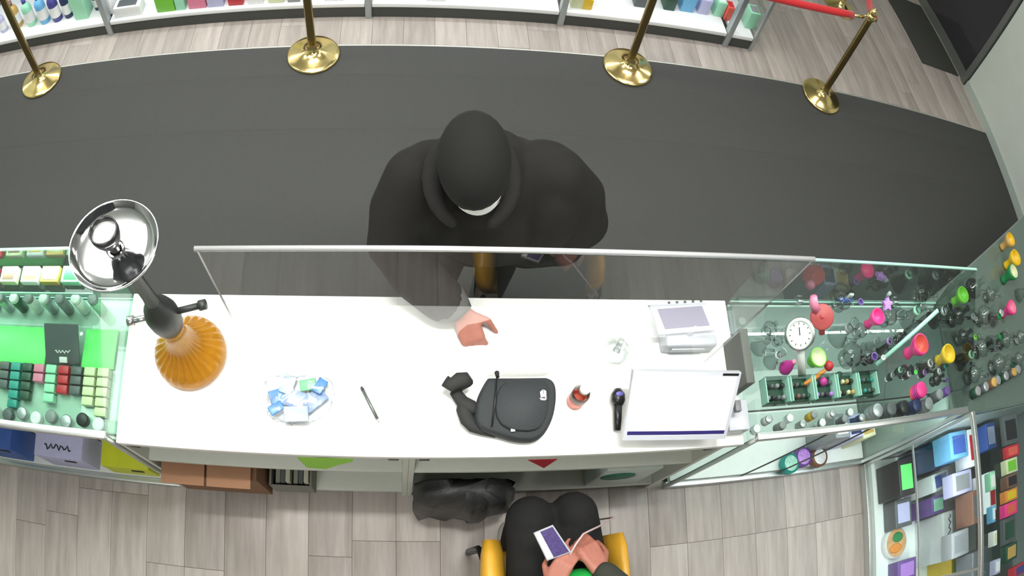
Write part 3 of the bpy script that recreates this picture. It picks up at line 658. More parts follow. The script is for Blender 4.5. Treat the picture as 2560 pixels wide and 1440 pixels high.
def cup(p, h, r, c, label, cin=None, group=None):
    t = thing('silicone_cup', label, 'pipe bowl', p, 0, group)
    r *= 1.3; h *= 1.15
    MB().lathe([(0.001, 0), (r * .62, 0.0), (r * .5, h * .12), (r * .52, h * .4), (r * .8, h * .62), (r, h * .8), (r * 1.02, h), (r * .9, h)], 22, p).build('body', cmat(c), t)
    MB().lathe([(r * .9, h), (r * .78, h * .8), (r * .4, h * .66), (r * .16, h * .64), (0.001, h * .64)], 22, p).build('bowl', cmat(cin or c), t)
    return t
def bulb(p, h, label, lean=(0, 0), c=None, group=None):
    t = thing('glass_pipe', label, 'glass pipe', p, 0, group); q = Vector(p)
    MB().lathe([(0.001, 0), (h * .26, 0.001), (h * .27, h * .04), (h * .16, h * .09), (h * .12, h * .14), (h * .24, h * .22), (h * .33, h * .36), (h * .33, h * .46), (h * .22, h * .6), (h * .1, h * .68), (h * .085, h * .92), (h * .12, h)], 20, q).build('body', blown, t)
    a = q + Vector((h * .28, -h * .1, h * .4)); b = q + Vector((h * .5 + lean[0], -h * .2 + lean[1], h * .62))
    MB().tube([a, b], h * .055, 8).build('side_stem', blown, t)
    MB().lathe([(h * .03, 0), (h * .1, h * .1), (h * .115, h * .17), (h * .08, h * .16)], 14, b).build('bowl', cmat(c) if c else blown, t)
    return t
def carton(p, s, rz, c, label, cat='box', band=None, group=None, name='product_box'):
    """printed carton; p = centre of its base, s = (width, depth, height)"""
    M = Matrix.Translation(p) @ Matrix.Rotation(math.radians(rz), 4, 'Z')
    w, d, h = s
    if not band: 
        return solo(MB().rbox((-w/2, -d/2, 0), (w/2, d/2, h), min(s) * .06, M), name, cmat(c), label, cat, p, group)
    t = thing(name, label, cat, p, 0, group)
    MB().rbox((-w/2, -d/2, 0), (w/2, d/2, h), min(s) * .05, M).build('carton', cmat(c), t)
    MB().box((-w*.36, -d*.34, h), (w*.36, d*.34, h + .0012), M).build('printed_panel', cmat(band), t)
    return t
def jar(p, r, h, c, lid, label, group=None, name='jar', cat='jar'):
    t = thing(name, label, cat, p, 0, group)
    MB().lathe([(0.001, 0), (r, 0.0), (r, h * .72), (r * .85, h * .8)], 18, p).build('body', cmat(c) if c else blown, t)
    MB().lathe([(r * .8, h * .78), (r * .92, h * .8), (r * .92, h * .97), (r * .8, h), (0.001, h)], 18, p).build('lid', cmat(lid), t)
    return t
def squiggle(parent, o, ux, uy, n, m, w=0.0018, seed=1):
    """a line of loose handwriting-like strokes"""
    r = random.Random(seed); o = Vector(o); ux = Vector(ux); uy = Vector(uy); nn_ = ux.cross(uy).normalized()
    pts = [o + ux * (k / n) + uy * (0.5 + 0.5 * math.sin(k * 1.9 + r.random()) * r.uniform(.5, 1)) + nn_ * .0008 for k in range(n + 1)]
    return MB().tube(pts, w, 5).build('lettering', m, parent)

# ---------------------------------------------------------------- case beside the hookah (green-lit)
z0 = 0.873
for k, (xa, xb, lb) in enumerate(((-1.78, -1.34, 'bright green card laid flat by the case end farthest from the hookah'), (-1.17, -1.03, 'bright green card laid flat in the case beside the hookah'))):
    solo(MB().rbox((xa, 0.725, z0), (xb, 0.875, z0 + 0.012), 0.002), 'display_card', cmat('bright_green'), lb, 'card', ((xa + xb) / 2, .8, z0))
sg = thing('counter_sign', 'black sign with white lettering standing between the green cards', 'sign', (-1.255, 0.80, z0))
Ms = Matrix.Translation((-1.255, 0.80, z0 + .042)) @ Matrix.Rotation(math.radians(-62), 4, 'X')
MB().rbox((-0.078, -0.004, -0.075), (0.078, 0.004, 0.075), 0.002, Ms).build('board', cmat('charcoal'), sg)
squiggle(sg, Ms @ Vector((-.03, -.005, -.035)), (Ms.to_3x3() @ Vector((.07, 0, 0))), (Ms.to_3x3() @ Vector((0, 0, .016))), 14, emb, .0022, 3)
MB().rbox((-0.01, -0.012, -0.068), (0.026, -0.0045, -0.046), 0.002, Ms).build('white_sticker', emb, sg)
MB().box((-1.30, 0.815, z0), (-1.21, 0.835, z0 + .012)).build('stand', black_plastic, sg)
gridc = ['cream', 'yellow', 'charcoal', 'teal', 'dark_green', 'pink', 'mint', 'red', 'charcoal', 'cream', 'cream']
for ci, c in enumerate(gridc):
    x = -1.64 + ci * 0.058
    nrow = [4, 3, 3, 5, 4, 2, 4, 3, 3, 4, 5][ci]
    for r_ in range(nrow):
        nm = ['cream flavour box farthest from the hookah', 'yellow flavour box', 'charcoal flavour box between yellow and teal ones', 'teal flavour box', 'dark green flavour box', 'pink flavour box', 'mint flavour box', 'red flavour box', 'charcoal flavour box between red and cream ones', 'cream flavour box beside the charcoal ones', 'cream flavour box nearest the hookah'][ci]
        lb = 'small %s, %s from the green cards' % (nm, ['first', 'second', 'third', 'fourth', 'fifth'][r_])
        carton((x, 0.705 - r_ * 0.036, z0 + .0005), (0.047, 0.031, 0.036 - 0.003 * r_), 0, c, lb, 'box', None, 'small flavour boxes in the green-lit case')
rg = random.Random(21)
for k in range(9):
    c = ['silver', 'white', 'charcoal', 'silver', 'white', 'grey', 'silver', 'black', 'white'][k]
    p = Vector((-1.62 + 0.07 * k, 0.515 + 0.012 * (k % 2), z0 + .0005))
    t = thing('herb_grinder', '%s grinder, %s from the hookah end of the green-lit case row' % (c, ['ninth', 'eighth', 'seventh', 'sixth', 'fifth', 'fourth', 'third', 'second', 'first'][k]), 'grinder', p, 0, 'grinders in the green-lit case')
    MB().lathe([(0.001, 0), (0.023, 0), (0.024, .004), (0.024, .014)], 18, p).build('base', cmat(c), t)
    MB().lathe([(0.0235, .0145), (0.025, .016), (0.025, .028), (0.02, .031), (0.001, .031)], 18, p).build('lid', cmat(c), t)
for k, (x, c, b) in enumerate(((-1.62, 'coral', 'white'), (-1.50, 'red', 'pink'), (-1.40, 'cream', 'brown'), (-1.30, 'white', 'gold'), (-1.21, 'gold', 'cream'), (-1.12, 'mint', 'green'))):
    carton((x, 0.955, 1.158), (0.075, 0.06, 0.03), 0, c, '%s carton on the upper shelf of the green-lit case' % c, 'box', b, 'cartons on the upper shelf')
for k in range(9):
    x = -1.72 + k * 0.075; c = ['charcoal', 'grey', 'silver', 'dark_green', 'white', 'silver', 'grey', 'white', 'mint'][k]
    jar((x, 0.955, z0 + .0005), 0.022, 0.11, c, 'white' if k % 2 else 'grey', '%s lidded bottle, %s from the hookah end against the green-lit case glass' % (c, ['ninth', 'eighth', 'seventh', 'sixth', 'fifth', 'fourth', 'third', 'second', 'first'][k]), 'bottles against the front glass', 'small_bottle', 'bottle')
# boxes stowed in its staff side
z1 = 0.071
def stow(u0, u1, h, name_lb, m_, y0=.475, y1=.612, v_=1125):
    xa, xb = at(u0, v_, h).x, at(u1, v_, h).x
    t = thing('storage_box', name_lb, 'box', ((xa + xb) / 2, .54, z1))
    MB().rbox((xa, y0, z1), (xb, y1, h), 0.005).build('carton', m_, t)
    MB().rbox(((xa + xb) / 2 + .02, y0 - .004, h - .07), ((xa + xb) / 2 + .08, y0, h - .045), 0.0015).build('handle_slot', cmat('black'), t)
    return t, xa, xb
t, xa, xb = stow(85, 205, .30, 'lavender storage box with black script stowed in the case base', cmat('lavender'))
squiggle(t, (xa + .06, 0.508, 0.3005), ((xb - xa) * .55, 0, 0), (0, .032, 0), 16, cmat('black'), .004, 5)
stow(252, 372, .24, 'yellow-green storage box stowed in the case base beside the cabinet', mat('acid_yellow', (206, 214, 40), 0.5, noise=.15, scale=10), v_=1145)
stow(-60, 26, .34, 'royal blue storage box stowed in the case base', mat('royal_blue_card', (58, 96, 170), 0.5, noise=.2, scale=12), v_=1100)

# ---------------------------------------------------------------- case beside the monitor: pipes on the glass shelf
ZS = 0.9145
dl = thing('dial_gauge', 'white round dial in a silver ring on a tall white stand', 'gauge', at(2005, 938, ZS))
b0 = at(2005, 936, ZS); d0 = b0 + Vector((-0.055, 0.12, 0.115))
MB().tube([b0, lerp(b0, d0, .5), d0 - Vector((0, 0, .01))], [0.024, 0.021, 0.018], 4).build('stand', white_lam, dl)
tn = (Vector((0, 0, 3.2)) - d0).normalized(); Mq = Vector((0, 0, 1)).rotation_difference(tn).to_matrix()
MB().lathe([(0.001, -.012), (0.06, -.012), (0.064, 0), (0.061, .009), (0.049, .008)], 30, d0, Mq).build('ring', steel, dl)
MB().lathe([(0.049, .002), (0.001, .003)], 30, d0, Mq).build('face', white_lam, dl)
MB().box((-.002, -.004, .004), (.002, .026, .006), Matrix.Translation(d0) @ Mq.to_4x4()).build('needle', black_plastic, dl)
for k in range(12):
    a = k * math.pi / 6; MB().box((-.0014, .037, .004), (.0014, .044, .0055), Matrix.Translation(d0) @ Mq.to_4x4() @ Matrix.Rotation(a, 4, 'Z')).build('tick', black_plastic, dl)
t = thing('spiral_pipe', 'red silicone pipe with a coiled round front and pink neck', 'pipe', at(2055, 835, ZS))
c0 = at(2055, 792, ZS + .05); MB().lathe([(0.001, -.014), (.046, -.012), (.053, 0), (.05, .012), (.042, .002), (.037, .014), (.029, .003), (.024, .016), (.014, .004), (.008, .016), (.001, .017)], 26, c0, Mq).build('coil', mat('brick_red_silicone', (176, 62, 66), 0.45), t)
MB().tube([c0 + Vector((-.02, .03, -.005)), c0 + Vector((-.045, .05, .02)), c0 + Vector((-.055, .065, .045))], [.022, .02, .016], 12).build('neck', cmat('pink'), t)
MB().tube([c0 - Vector((0, 0, .01)), at(2055, 835, ZS)], .014, 8).build('foot', MATS['brick_red_silicone'], t)
cup(at(2168, 812, ZS), 0.085, 0.027, 'hot_pink', 'hot pink silicone bowl in the middle of the pipe case', 'hot_pink')
cup(at(2268, 884, ZS), 0.105, 0.036, 'hot_pink', 'hot pink silicone bowl with coral inside beside the yellow one', 'coral')
cup(at(2345, 902, ZS), 0.085, 0.034, 'yellow', 'yellow silicone bowl beside the pink one in the pipe case', 'yellow')
cup(at(2508, 700, ZS), 0.10, 0.034, 'green', 'dark green silicone bowl with cream inside on the corner case', 'cream')
cup(at(2515, 665, ZS), 0.10, 0.036, 'yellow', 'yellow silicone bowl on the corner case above the dark green one', 'yellow')
cup(at(2505, 618, ZS), 0.09, 0.032, 'gold', 'dull gold silicone bowl nearest the carpet on the corner case', 'yellow')
cup(at(2506, 786, ZS), 0.09, 0.03, 'hot_pink', 'hot pink silicone bowl on the corner case by the picture edge', 'pink')
cup(at(2385, 755, ZS), 0.08, 0.032, 'lime', 'lime green silicone bowl at the end of the corner case', 'lime')
cup(at(2030, 905, ZS), 0.05, 0.03, 'lime', 'pale lime cup behind the white dial stand', 'cream')
t = thing('teardrop_pipe', 'magenta teardrop pipe standing beside the white dial stand', 'pipe', at(1957, 925, ZS)); p = at(1957, 925, ZS)
MB().lathe([(.001, 0), (.022, .004), (.028, .022), (.024, .045), (.014, .07), (.008, .09), (.001, .094)], 18, p).build('body', cmat('magenta'), t)
MB().lathe([(.008, .088), (.011, .094), (.006, .1), (.001, .1)], 12, p).build('mouthpiece', cmat('pink'), t)
t = thing('star_pipe', 'lilac star-shaped pipe against the front glass of the pipe case', 'pipe', (1.965, .945, ZS)); p = Vector((1.965, .945, ZS + .12))
star = [((.032 if k % 2 == 0 else .017) * math.sin(k * math.pi / 5), (.032 if k % 2 == 0 else .017) * math.cos(k * math.pi / 5)) for k in range(10)][::-1]
MB().prism(star, -.009, .009, Matrix.Translation(p) @ Matrix.Rotation(math.radians(25), 4, 'X')).build('star', cmat('lilac'), t)
MB().tube([p + Vector((0, .03, .01)), p + Vector((0, .033, .04))], .009, 8).build('neck', cmat('grey'), t)
MB().tube([(1.965, .945, ZS), p], .008, 8).build('foot', blown, t)
t = thing('boat_pipe', 'small blue wedge pipe near the front glass', 'pipe', at(2110, 752, ZS)); p = at(2110, 752, ZS)
MB().tube([p + Vector((-.045, 0, .012)), p + Vector((0, 0, .016)), p + Vector((.045, 0, .012))], [.006, .016, .006], 8).build('hull', cmat('blue'), t)
MB().rbox((-.012, -.006, .02), (.012, .006, .07), .002, Matrix.Translation(p)).build('sail', cmat('white'), t)
solo(MB().ball(at(2072, 915, ZS + .02), (.022, .022, .02), 12), 'red_dice_pipe', cmat('red'), 'bright red rounded pipe beside the lime cup', 'pipe', at(2072, 922, ZS))
solo(MB().tube([at(2010, 960, ZS + .03), at(2035, 946, ZS + .035), at(2062, 926, ZS + .04)], [.006, .010, .008], 10), 'orange_pipe', cmat('orange'), 'slim orange pipe lying across the wire baskets', 'pipe', at(2035, 946, ZS))
solo(MB().ball(at(2058, 954, ZS + .03), .018, 12), 'pink_ball_pipe', cmat('magenta'), 'round magenta bead beside the slim orange pipe', 'bead', at(2058, 960, ZS))
solo(MB().ball(at(2095, 940, ZS + .03), (.026, .016, .014), 12, rot('Z', 30)), 'leaf_tin', cmat('dark_green'), 'dark green oval tin beside the magenta bead', 'tin', at(2095, 946, ZS))
BULBS = [(2092, 764, .10, 'behind the red coiled pipe', 'purple'), (2205, 800, .11, 'beside the hot pink bowl in the middle', None), (2112, 900, .12, 'beside the red rounded pipe', 'purple'), (1915, 830, .07, 'nearest the dark folder', None), (2140, 835, .075, 'between the coiled pipe and the pink bowl', None), (2240, 850, .06, 'under the glass brace', 'grey'),
         (2290, 745, .10, 'close to the front glass', None), (2160, 900, .08, 'with white bowl above the baskets', 'white'), (1938, 858, .05, 'smallest, beside the dial', None), (2415, 735, .13, 'with clear dome at the corner case end', None), (2445, 800, .12, 'tallest beside the lime bowl', 'green'), (2380, 800, .11, 'with grey bowl at the corner', 'grey'),
         (2440, 880, .11, 'on the corner case beside the yellow bowl', 'charcoal'), (2480, 920, .12, 'by the dark tray', 'dark_green'), (2500, 860, .10, 'by the picture edge', 'grey'), (2420, 945, .10, 'nearest the case rail', 'charcoal'), (2540, 850, .09, 'farthest along the corner case', 'pink'), (2465, 745, .09, 'behind the dark green bowl', None), (2250, 935, .07, 'behind the pink spools', 'bright_green'), (2535, 905, .09, 'above the dark tray', 'brown'), (2395, 850, .09, 'just behind the yellow bowl', 'lime'), (2330, 955, .07, 'between the spools and the corner', 'purple')]
for k, (u, v, h, w, c) in enumerate(BULBS):
    bulb(at(u, v, ZS), h * 1.3, 'clear blown glass pipe ' + w, c=c, group='clear glass pipes in the cases')
def beaker(p, h, label, band=None):
    t = thing('beaker_pipe', label, 'glass pipe', p, 0, 'clear glass beaker pipes in the cases'); q = Vector(p)
    MB().lathe([(.001, 0), (h * .30, .001), (h * .31, h * .05), (h * .13, h * .42), (h * .115, h * .95), (h * .15, h), (h * .11, h)], 20, q).build('body', blown, t)
    MB().tube([q + Vector((h * .16, -h * .12, h * .2)), q + Vector((h * .34, -h * .26, h * .46))], h * .045, 8).build('down_stem', blown, t)
    MB().lathe([(h * .118, h * .6), (h * .135, h * .62), (h * .135, h * .7), (h * .117, h * .72)], 20, q).build('band', cmat(band or 'silver'), t)
for (u, v, h, w, c) in ((2090, 845, .16, 'rising behind the lime cup', 'silver'), (2262, 800, .16, 'beside the pink bowl near the front glass', 'mint'), (1925, 905, .11, 'nearest the till monitor', 'white'), (2172, 868, .085, 'in front of the hot pink bowl', 'grey'), (2330, 800, .16, 'at the top of the glass brace', 'silver'), (2200, 870, .12, 'under the glass brace with lilac band', 'lilac'), (2300, 925, .13, 'between pink bowl and spools', 'white'), (1895, 870, .12, 'against the end glass by the dark folder', 'silver'),
                        (2400, 905, .15, 'just behind the rail at the corner', 'mint'), (2418, 862, .12, 'squat on the corner case', 'silver'), (2475, 860, .15, 'in the crowd on the corner case', 'green'), (2548, 925, .09, 'beside the dark tray on the corner case', 'silver'), (2480, 800, .14, 'beside the hot pink bowl on the corner case', 'white'), (2545, 740, .14, 'by the picture edge under the green bowl', 'silver'), (2250, 700, .0, '', None)):
    if h: beaker(at(u, v, ZS), h, 'clear glass beaker pipe ' + w, c)
# wire baskets along the shelf edge
for k in range(5):
    xa = 1.30 + 0.118 * k; ya = 0.585
    what = ['grey and black', 'green and brown', 'lilac', 'yellow', 'teal'][k]
    t = thing('display_basket', 'see-through slotted tray of %s pieces along the glass shelf edge' % what, 'tray', (xa + .055, ya + .05, ZS), 0, 'slotted trays on the glass shelf')
    wm = glass('smoky_tray', (0.72, 0.80, 0.77), gain=1.2)
    MB().box((xa, ya, ZS), (xa + .108, ya + .10, ZS + .003)).build('base', cmat('dark_green'), t)
    MB().box((xa, ya, ZS + .003), (xa + .108, ya + .003, ZS + .045)).build('wall', wm, t)
    MB().box((xa, ya + .097, ZS + .003), (xa + .108, ya + .10, ZS + .055)).build('wall', wm, t)
    for ex in (xa, xa + .104): MB().box((ex, ya + .003, ZS + .003), (ex + .004, ya + .097, ZS + .05)).build('divider', glass_edge, t)
    for r_ in range(2):
        for q in range(4):
            cc = [['grey', 'black', 'charcoal'], ['dark_green', 'brown', 'charcoal'], ['lilac', 'charcoal', 'black'], ['gold', 'black', 'cream'], ['dark_green', 'teal', 'charcoal']][k][(q + r_) % 3]
            px_ = xa + .018 + .024 * q; py_ = ya + .026 + .045 * r_
            MB().lathe([(.001, 0), (.009, 0), (.009, .026), (.006, .03), (.001, .03)], 10, (px_, py_, ZS + .0032)).build('piece', cmat(cc), t)
OR = ['first', 'second', 'third', 'fourth', 'fifth', 'sixth', 'seventh', 'eighth']
for k in range(8):                                    # glass bangers lined up behind the spools and canisters
    p = Vector((1.98 + .055 * k, .66 + .02 * (k % 2), ZS)); c = ['silver', 'mint', 'white', 'grey', 'lilac', 'silver', 'white', 'teal'][k]
    t = thing('glass_banger', 'short clear glass banger with %s collar, %s from the trays' % (c, OR[k]), 'glass pipe', p, 0, 'short glass bangers')
    MB().lathe([(.001, 0), (.016, .001), (.018, .03), (.012, .034), (.009, .06), (.011, .063)], 14, p).build('body', blown, t)
    MB().lathe([(.0105, .04), (.0125, .042), (.0125, .05), (.0105, .052)], 14, p).build('collar', cmat(c), t)
for k in range(7):                                    # olive and grey tins on the corner case
    p = at(2432 + 17 * k, 985 - 9 * k, ZS); c = ['dark_green', 'charcoal', 'brown', 'grey', 'dark_green', 'charcoal', 'grey'][k]
    jar(p, .026, .05 + .012 * (k % 3), c, ['grey', 'silver', 'gold'][k % 3], '%s tin on the corner case, %s from the pipe case rail' % (c.replace('_', ' '), OR[k]), 'tins on the corner case', 'small_tin', 'tin')
# pink spools
p = at(2285, 985, ZS); t = thing('spool_stack', 'stack of magenta and coral ribbed spools beside the baskets', 'spools', p)
for k in range(5): MB().lathe([(.001, 0), (.034, .0), (.036, .004), (.036, .009), (.03, .013), (.001, .013)], 22, p + Vector((0, 0, .0135 * k))).build('spool', cmat(['coral', 'hot_pink', 'magenta', 'magenta', 'hot_pink'][k]), t)
p = at(2325, 1000, ZS); jar(p, .026, .085, 'charcoal', 'grey', 'dark cylindrical jar beside the pink spools', None)
p = at(2355, 985, ZS); jar(p, .022, .05, 'purple', 'purple', 'plum coloured jar beside the dark cylindrical jar', None)
# grey canisters on the deck just behind the staff-side rail
MB().box((1.235, 0.475, 0.880), (2.43, 0.568, 0.886)).build('lower_ledge', green_glass, caseR)
zl = 0.8865
for k in range(5):
    p = Vector((1.86 + 0.085 * k, 0.52, zl)); c = ['silver', 'charcoal', 'black', 'navy', 'grey'][k]
    jar(p, .032, .075, c, c, '%s metal canister behind the rail of the pipe case' % c, 'metal canisters behind the rail', 'canister', 'canister')
rk = random.Random(8)
SM = ['mint', 'white', 'grey', 'yellow', 'silver', 'yellow', 'lavender', 'white', 'charcoal', 'silver', 'navy']
for k, c in enumerate(SM):
    p = Vector((1.265 + 0.052 * k, 0.505 + 0.03 * (k % 2), zl))
    jar(p, .017, .034 + .012 * (k % 3), c if k % 3 else None, ['white', 'silver', 'grey'][k % 3], 'tiny %s jar, %s from the monitor end of the low ledge' % (c, ['first', 'second', 'third', 'fourth', 'fifth', 'sixth', 'seventh', 'eighth', 'ninth', 'tenth', 'eleventh'][k]), 'tiny jars on the low ledge', 'tiny_jar', 'jar')
# bright bottom of the same case: round patterned trays, cartons
for (u, v, c, c2, lb) in ((1966, 1138, 'teal', 'mint', 'teal round tin on the bright floor of the pipe case'), (1998, 1122, 'purple', 'lilac', 'purple round tin on the bright floor of the pipe case'), (2038, 1122, 'brown', 'white', 'brown and white round tin on the bright floor of the pipe case')):
    p = at(u, v + 25, 0.071); t = thing('round_tin', lb, 'tin', p)
    MB().lathe([(.001, 0), (.05, 0), (.052, .01), (.052, .05), (.001, .052)], 26, p).build('body', cmat(c), t)
    MB().lathe([(.04, .0525), (.03, .0545), (.001, .0545)], 20, p).build('lid_print', mat('print_' + c2, COLS[c2], .4, noise=.6, scale=70), t)
for k, (x, c, b) in enumerate(((2.08, 'grey', 'white'), (2.2, 'lavender', 'navy'), (2.32, 'cream', 'gold'))):
    carton((x, 0.60, 0.071), (.10, .12, .30 - .04 * k), 4 * k, c, '%s carton standing on the floor of the pipe case' % c, 'box', b, 'cartons on the floor of the pipe case')

# ---------------------------------------------------------------- corner case: boxed goods
ZB, ZM, ZU = 0.0905, 0.4985, 0.8985
def inb(u, v, z):
    p = at(u, v, z); p.x = max(p.x, 2.53); return p
G = [(2205, 1215, ZB, (.13, .20, .22), 0, 'black', 'bright_green', 'black carton with green panel low in the corner case'),
     (2260, 1170, ZB, (.16, .14, .34), 0, 'navy', 'sky', 'navy carton with sky panel low in the corner case'),
     (2270, 1232, ZB, (.15, .10, .30), 6, 'white', 'blue', 'white carton with blue panel low in the corner case'),
     (2222, 1290, ZB, (.14, .16, .12), 0, 'charcoal', 'lavender', 'charcoal carton with lavender panel low in the corner case'),
     (2275, 1285, ZB, (.12, .10, .26), 0, 'purple', 'mint', 'purple carton with mint panel low in the corner case'),
     (2300, 1360, ZB, (.14, .28, .28), 0, 'white', None, 'tall white carton with black script in the corner case'),
     (2235, 1432, ZB, (.16, .12, .10), 0, 'purple', 'lilac', 'purple carton by the bottom picture edge in the corner case'),
     (2330, 1432, ZB, (.16, .16, .25), 0, 'yellow', 'lime', 'yellow carton by the bottom picture edge in the corner case'),
     (2345, 1115, ZM, (.16, .14, .16), 0, 'sky', 'blue', 'sky blue carton on the corner case shelf'),
     (2390, 1110, ZM, (.09, .20, .14), 0, 'white', 'red', 'slim white carton with red dots on the corner case shelf'),
     (2420, 1095, ZM, (.10, .14, .2), 0, 'blue', 'lavender', 'blue carton with lavender panel on the corner case shelf'),
     (2370, 1195, ZM, (.18, .12, .10), 0, 'lavender', 'grey', 'lavender carton on the corner case shelf'),
     (2395, 1262, ZM, (.09, .18, .16), 0, 'brown', 'charcoal', 'brown carton on the corner case shelf'),
     (2425, 1250, ZM, (.07, .22, .20), 0, 'white', 'red', 'tall slim white carton with red panel in the corner case'),
     (2365, 1305, ZM, (.16, .14, .10), 0, 'grey', 'silver', 'grey carton on the corner case shelf'),
     (2405, 1385, ZM, (.20, .26, .16), 0, 'charcoal', None, 'large charcoal carton with ring emblem in the corner case')]
PLACED = []
def settle(p, s):
    for _ in range(6):
        for (q, r) in PLACED:
            if abs(p.z - q.z) < max(r[2], s[2]) * .9 and abs(p.x - q.x) < (s[0] + r[0]) / 2 and abs(p.y - q.y) < (s[1] + r[1]) / 2 and abs(p.z - q.z) < .05:
                p.y = q.y - (s[1] + r[1]) / 2 - .006
    PLACED.append((p.copy(), s)); return p
for k, (u, v, z, s, rz, c, b, lb) in enumerate(G):
    p = inb(u, v, z); p.x += s[0] * .18; p.x = max(p.x, 2.485 + s[0] / 2)
    if p.y + s[1] / 2 > 0.425: p.y = 0.425 - s[1] / 2
    p = settle(p, s)
    o = carton(p, s, rz, c, lb, 'box', b, 'cartons in the corner case')
    if lb.startswith('tall white carton'): squiggle(o, (p.x - .03, p.y + .12, z + s[2] + .001), (0, -.22, 0), (.035, 0, 0), 18, cmat('black'), .004, 9).matrix_parent_inverse = Matrix.Translation(-Vector(p)) @ Matrix.Translation(Vector(p))
    if 'ring emblem' in lb:
        MB().lathe([(.026, 0), (.034, 0), (.034, .0015), (.026, .0015)], 24, (p.x, p.y - .03, z + s[2])).build('emblem', cmat('grey'), o)
p = inb(2222, 1362, ZB); p.x = 2.60; t = thing('round_food_tin', 'round tin printed green and orange low in the corner case', 'tin', p)
MB().lathe([(.001, 0), (.085, 0), (.088, .01), (.088, .05), (.001, .052)], 30, p).build('body', cmat('white'), t)
MB().lathe([(.082, .0525), (.001, .054)], 30, p).build('lid_print', mat('garden_print', (206, 160, 110), .45, noise=.5, scale=22), t)
MB().ball(p + Vector((.01, .03, .054)), (.045, .03, .004), 12).build('green_print', cmat('green'), t)
MB().ball(p + Vector((-.01, -.03, .054)), (.05, .028, .004), 12).build('orange_print', cmat('orange'), t)
TOPG = [(2512, 1015, (.16, .2, .03), 'charcoal', 'black', 'dark tray of rolling papers on the top shelf of the corner case'), (2515, 1055, (.14, .08, .035), 'red', 'coral', 'red tray at the top of the corner case'), (2510, 1100, (.12, .10, .05), 'cream', 'lime', 'cream and lime carton at the top of the corner case'), (2510, 1145, (.12, .09, .06), 'brown', 'black', 'brown carton at the top of the corner case'),
        (2512, 1190, (.13, .08, .05), 'orange', 'yellow', 'orange carton at the top of the corner case'), (2512, 1225, (.13, .09, .05), 'hot_pink', 'coral', 'hot pink carton at the top of the corner case'), (2515, 1290, (.13, .18, .03), 'charcoal', 'dark_green', 'charcoal blister pack at the top of the corner case'), (2515, 1370, (.12, .12, .05), 'dark_green', 'gold', 'dark green carton at the top of the corner case'), (2535, 1428, (.14, .08, .06), 'red', 'indigo', 'red carton by the bottom picture edge at the top of the corner case'),
        (2468, 1208, (.05, .12, .05), 'mint', 'white', 'slim mint packet against the corner case rail'), (2470, 1290, (.03, .11, .05), 'sky', 'white', 'slim sky packet against the corner case rail'), (2474, 1350, (.03, .10, .05), 'white', 'cream', 'slim white packet against the corner case rail'), (2480, 1420, (.05, .10, .05), 'lavender', 'white', 'slim lavender packet against the corner case rail')]
for k, (u, v, s, c, b, lb) in enumerate(TOPG):
    p = at(u, v, ZU); p.x = max(p.x, 2.64 + s[0] / 2); p.y = min(p.y, .425 - s[1] / 2); s = (s[0], s[1] * .75, s[2]); p = settle(p, s)
    carton(p, s, 0, c, lb, 'box', b, 'packets at the top of the corner case')

# ---------------------------------------------------------------- goods on the wall shelving
ZD = 0.1305
def flask(p, r, h, c, cap, label):
    t = thing('cleaner_bottle', label, 'bottle', p, 0, 'bottles on the wall shelving')
    MB().lathe([(.001, 0), (r * .96, 0), (r, .006), (r, h * .66), (r * .8, h * .76), (r * .36, h * .84)], 20, p).build('body', cmat(c), t)
    MB().lathe([(r * 1.01, h * .16), (r * 1.01, h * .52)], 20, p).build('label', cmat('white' if c != 'white' else 'sky'), t)
    MB().lathe([(r * .36, h * .83), (r * .42, h * .84), (r * .42, h), (.001, h)], 14, p).build('cap', cmat(cap), t)
for (u, v, r, h, c, cap, lb) in ((12, 75, .035, .2, 'lavender', 'indigo', 'lavender bottle at the far end of the wall shelving'), (48, 62, .042, .26, 'gold', 'brown', 'amber gold bottle at the wall shelving end'), (82, 58, .042, .27, 'mint', 'indigo', 'mint bottle with indigo cap on the wall shelving'), (115, 52, .042, .28, 'sky', 'purple', 'sky blue bottle with purple cap on the wall shelving'), (146, 47, .040, .28, 'indigo', 'purple', 'indigo bottle with purple cap on the wall shelving'), (174, 39, .034, .26, 'navy', 'navy', 'navy bottle on the wall shelving'), (246, 21, .024, .2, 'navy', 'black', 'navy bottle beside the first grey upright')):
    p = at(u, v, ZD); p.y = max(p.y, 3.36); flask(p, r, h, c, cap, lb)
